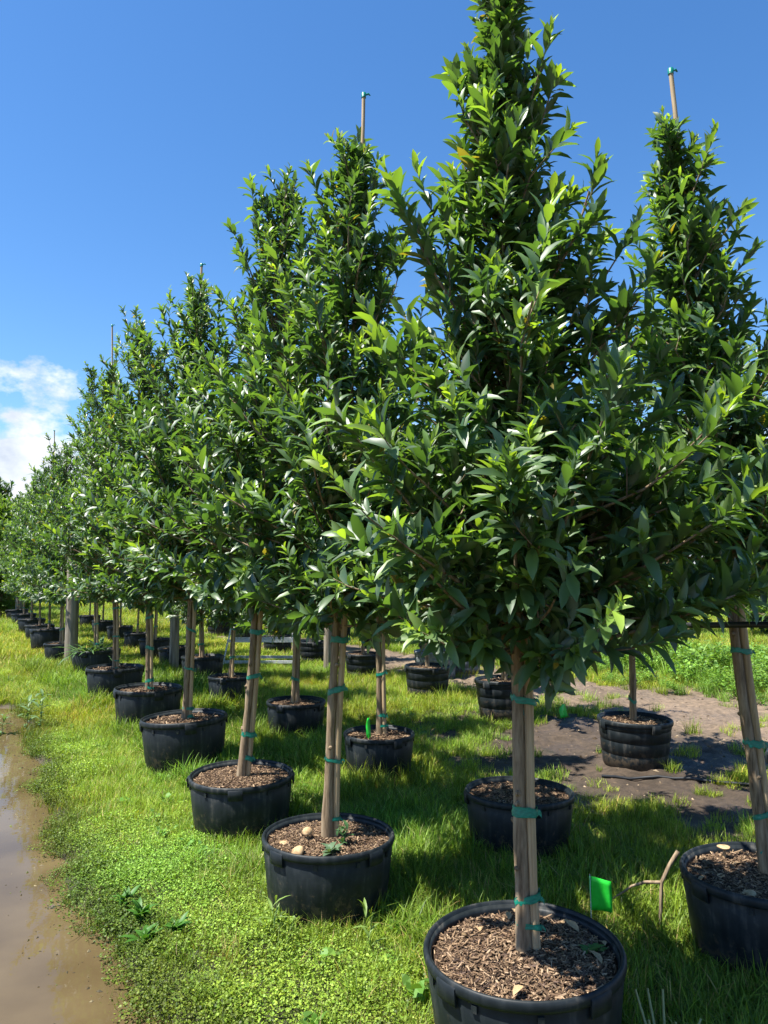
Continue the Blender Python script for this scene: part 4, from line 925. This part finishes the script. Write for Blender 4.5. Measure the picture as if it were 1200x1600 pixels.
# weeds with leaves of their own
def weed(name, x, y, z, n, L, wf, el, label, col, curl=0.3, s0=0.0, cat='weed', stem=0):
    root = empty(name, (x, y, z)); tag(root, label, cat); rng = np.random.default_rng(int(abs(x * 1000 + y * 77))); TV, TF = leaf_template(curl, 0.35, wf)
    me = np_mesh('leaf', TV, TF, M['weed'], True, np.broadcast_to(np.array(col), (len(TV), 3)))
    if stem:
        mb = MB(); mb.tube([(0, 0, -0.02), (0.01, 0, stem * 0.5), (0.02, 0.01, stem)], [0.004, 0.003, 0.002], 6, True, col); link('stem', mb.mesh('stem', M['weed']), root)
    for k in range(n):
        a = k * 2.4 + rng.normal(0, 0.2); e = R(el) + rng.normal(0, 0.25); h = stem * (k + 1) / n if stem else 0.0
        d = np.array([math.cos(a) * math.cos(e), math.sin(a) * math.cos(e), math.sin(e)]); up = np.array([0, 0, 1.0]); nn = norm(up - d * (d @ up)); xx = np.cross(d, nn); s = L * rng.uniform(0.7, 1.15)
        b = np.array([0.01 * rng.normal() , 0.01 * rng.normal(), h])
        link('leaf', me, root, mtx=Matrix(((xx[0] * s, d[0] * s, nn[0] * s, b[0]), (xx[1] * s, d[1] * s, nn[1] * s, b[1]), (xx[2] * s, d[2] * s, nn[2] * s, b[2]), (0, 0, 0, 1))))
    return root
gA = (0.06, 0.15, 0.03); gB = (0.17, 0.26, 0.06)
zA = on_ground(-4.47, 11.87) + 0.35
for i, (dx, dy) in enumerate(((-0.22, -0.05), (-0.05, -0.18), (0.08, -0.05))):
    weed('strappy_weed', -4.47 + dx, 11.87 + dy, zA, 22, 0.42, 0.10, 42, ['strappy weed at the left rim of the weedy pot', 'strappy weed in the front of the weedy pot', 'strappy weed beside the trunk of the weedy pot'][i], (0.09, 0.17, 0.06), 0.55)
weed('seedling_weed', 0.72, 2.72, on_ground(.5, 2.7) + 0.335, 11, 0.05, 0.45, 35, 'small green seedling in the shade of the nearest pot', gA)
weed('seedling_weed', -0.25, 3.70, z2 - 0.0, 14, 0.06, 0.5, 40, 'grey green seedling at the foot of the second trunk', (0.10, 0.17, 0.09))
weed('seedling_weed', -0.20, 3.80, z2 - 0.0, 16, 0.05, 0.4, 45, 'leafy seedling right against the second trunk', (0.05, 0.12, 0.04), stem=0.08)
weed('grass_stalk', -0.50, 3.52, on_ground(-.5, 3.5), 11, 0.10, 0.13, 45, 'leafy grass stalk in front of the mushroom pot', gB, 0.3, stem=0.17)
weed('grass_stalk', -0.07, 3.42, on_ground(-.07, 3.4), 8, 0.10, 0.18, 40, 'thin weed stalk in front of the right side of the mushroom pot', gB, 0.2, stem=0.17)
for i, (x, y, n, L) in enumerate(((-1.14, 3.68, 18, 0.10), (-1.06, 3.50, 16, 0.095), (-0.94, 3.56, 15, 0.09), (-1.28, 3.85, 16, 0.09))):
    weed('broadleaf_weed', x, y, on_ground(x, y) + 0.02, n, L, 0.30, 50, ['broad leaved weed clump at the puddle edge', 'broad leaved weed in front of the clump at the puddle edge', 'broad leaved weed set back from the puddle edge', 'broad leaved weed farther along the puddle edge'][i], (0.055, 0.16, 0.02), 0.25)
for i, (x, y, h) in enumerate(((-3.85, 8.3, 0.32), (-3.62, 8.1, 0.38), (-4.0, 8.05, 0.26))):
    weed('tall_weed', x, y, on_ground(x, y), 16, 0.13, 0.28, 30, ['tall weed by the far end of the puddle', 'tallest weed by the far end of the puddle', 'weed leaning over the far end of the puddle'][i], (0.13, 0.22, 0.09), 0.3, stem=h)
# cut stiff stalks at the bottom edge
root = empty('stalk_clump', (0.93, 2.62, on_ground(0.93, 2.62))); tag(root, 'clump of stiff pale green cut stalks beside the nearest pot at the picture bottom', 'stalks')
for k in range(17):
    a = brng.uniform(0, 6.28); l = brng.uniform(0.12, 0.26); e = brng.uniform(0.8, 1.5); mb = MB(); d = np.array([math.cos(a) * math.cos(e), math.sin(a) * math.cos(e), math.sin(e)]); b = np.array([0.03 * math.cos(a), 0.03 * math.sin(a), -0.02])
    mb.tube([b, b + d * l * 0.5, b + d * l + np.array([0, 0, -0.02 * l])], [0.0062, 0.0056, 0.004], 6, True, (0.36, 0.38, 0.18)); link('stalk', mb.mesh('stalk', M['weed']), root)

# ------------------------------------------------------------------ stuff: grass, weeds, debris
P, RT, SC, VI, TN = scatter_field(np.random.default_rng(21))
scatter('grass', P, RT, SC, VI, TN, sum(KINDS, []), 'bright green grass and creeping weeds between the pots', 'grass')
# bank of tall weeds across the track
wr = np.random.default_rng(8); n = 2300; t = wr.uniform(-6, 26, n); s = 7.0 + 4.5 * wr.random(n) ** 1.3; x = P1[0] + s * RN[0] + t * RD[0]; y = P1[1] + s * RN[1] + t * RD[1]
KW = [blade_tuft(wr, 50, 0.55, 0.20, 0.018, 0.6, ((0.12, 0.25, 0.03), (0.20, 0.33, 0.05)), 0.03, 4).mesh('tall_weeds', M['grass'], False) for _ in range(3)] + [cover_tuft(wr, 160, 0.26, 0.55, 0.06, ((0.09, 0.21, 0.03), (0.19, 0.32, 0.05))).mesh('leafy_weeds', M['grass'], False) for _ in range(3)]
hs_ = wr.uniform(0.35, 1.2, n) * (0.35 + 0.55 * sstep(7.0, 9.0, s)) * (0.5 + 0.9 * fbm(x * 0.6, y * 0.6, 121)); tone = np.clip(wr.normal(1, 0.15, (n, 1)) * np.ones((n, 3)), 0.5, 1.5)
scatter('tall_weeds', np.stack([x, y, ground_z(x, y)], -1), np.stack([0 * x, 0 * x, wr.uniform(0, 6.28, n)], -1), np.stack([hs_ * 1.1, hs_ * 1.1, hs_], -1), wr.integers(0, 6, n), tone, KW, 'bank of tall bright green weeds across the dirt track', 'weeds')
# flecks floating on the puddle, litter and clods on the mud
def flecks(name, x, y, z, L, cols, rng, label, cat):
    n = len(x); th = rng.uniform(0, 6.28, n); d = np.stack([np.cos(th), np.sin(th), 0 * th], -1); sd = np.stack([-np.sin(th), np.cos(th), 0 * th], -1); c0 = np.stack([x, y, z], -1)
    Wd = L * rng.uniform(0.2, 0.8, n); T = L * rng.uniform(0.1, 0.4, n)
    C = np.array([[-.5, 0, 0], [0.1, -.5, 0.0], [.5, 0.05, 0], [0, .5, 0], [0, 0, 1.0]])
    V = c0[:, None] + C[None, :, 0:1] * (L[:, None] * d)[:, None] + C[None, :, 1:2] * (Wd[:, None] * sd)[:, None] + C[None, :, 2:3] * (T[:, None] * np.array([0, 0, 1.0]))[:, None]
    F = np.array([[0, 1, 4], [1, 2, 4], [2, 3, 4], [3, 0, 4]])[None] + (np.arange(n) * 5)[:, None, None]
    c = np.array(cols)[rng.integers(0, len(cols), n)] * rng.uniform(0.7, 1.2, (n, 1))
    o = link(name, np_mesh(name, V.reshape(-1, 3), F.reshape(-1, 3), M['chip'], False, np.repeat(c, 5, 0))); tag(o, label, cat, kind='stuff')
fr = np.random.default_rng(15); n = 800; y = fr.uniform(2.4, 9.3, n); e = np.interp(y, PUD_Y, PUD_X); x = e - 0.02 - fr.gamma(1.0, 0.16, n)
flecks('floating_debris', x, y, np.full(n, -0.041), fr.gamma(2, 0.004, n) + 0.004, [(0.22, 0.18, 0.10), (0.06, 0.05, 0.03), (0.12, 0.15, 0.05), (0.05, 0.04, 0.025)], fr, 'plant flecks floating on the muddy puddle', 'debris')
n = 9000; s = fr.uniform(1.6, 7.2, n); t = fr.uniform(-5, 11, n); x = P1[0] + s * RN[0] + t * RD[0]; y = P1[1] + s * RN[1] + t * RD[1]; k = (fr.random(n) > cover(x, y)) & (y > 2); x, y = x[k], y[k]; n = len(x)
flecks('mud_litter', x, y, ground_z(x, y) - 0.002, fr.gamma(2, 0.009, n) + 0.006, [(0.05, 0.035, 0.022), (0.11, 0.08, 0.05), (0.30, 0.23, 0.15), (0.16, 0.115, 0.075)], fr, 'clods, bark bits and dry leaves littering the bare mud', 'litter')
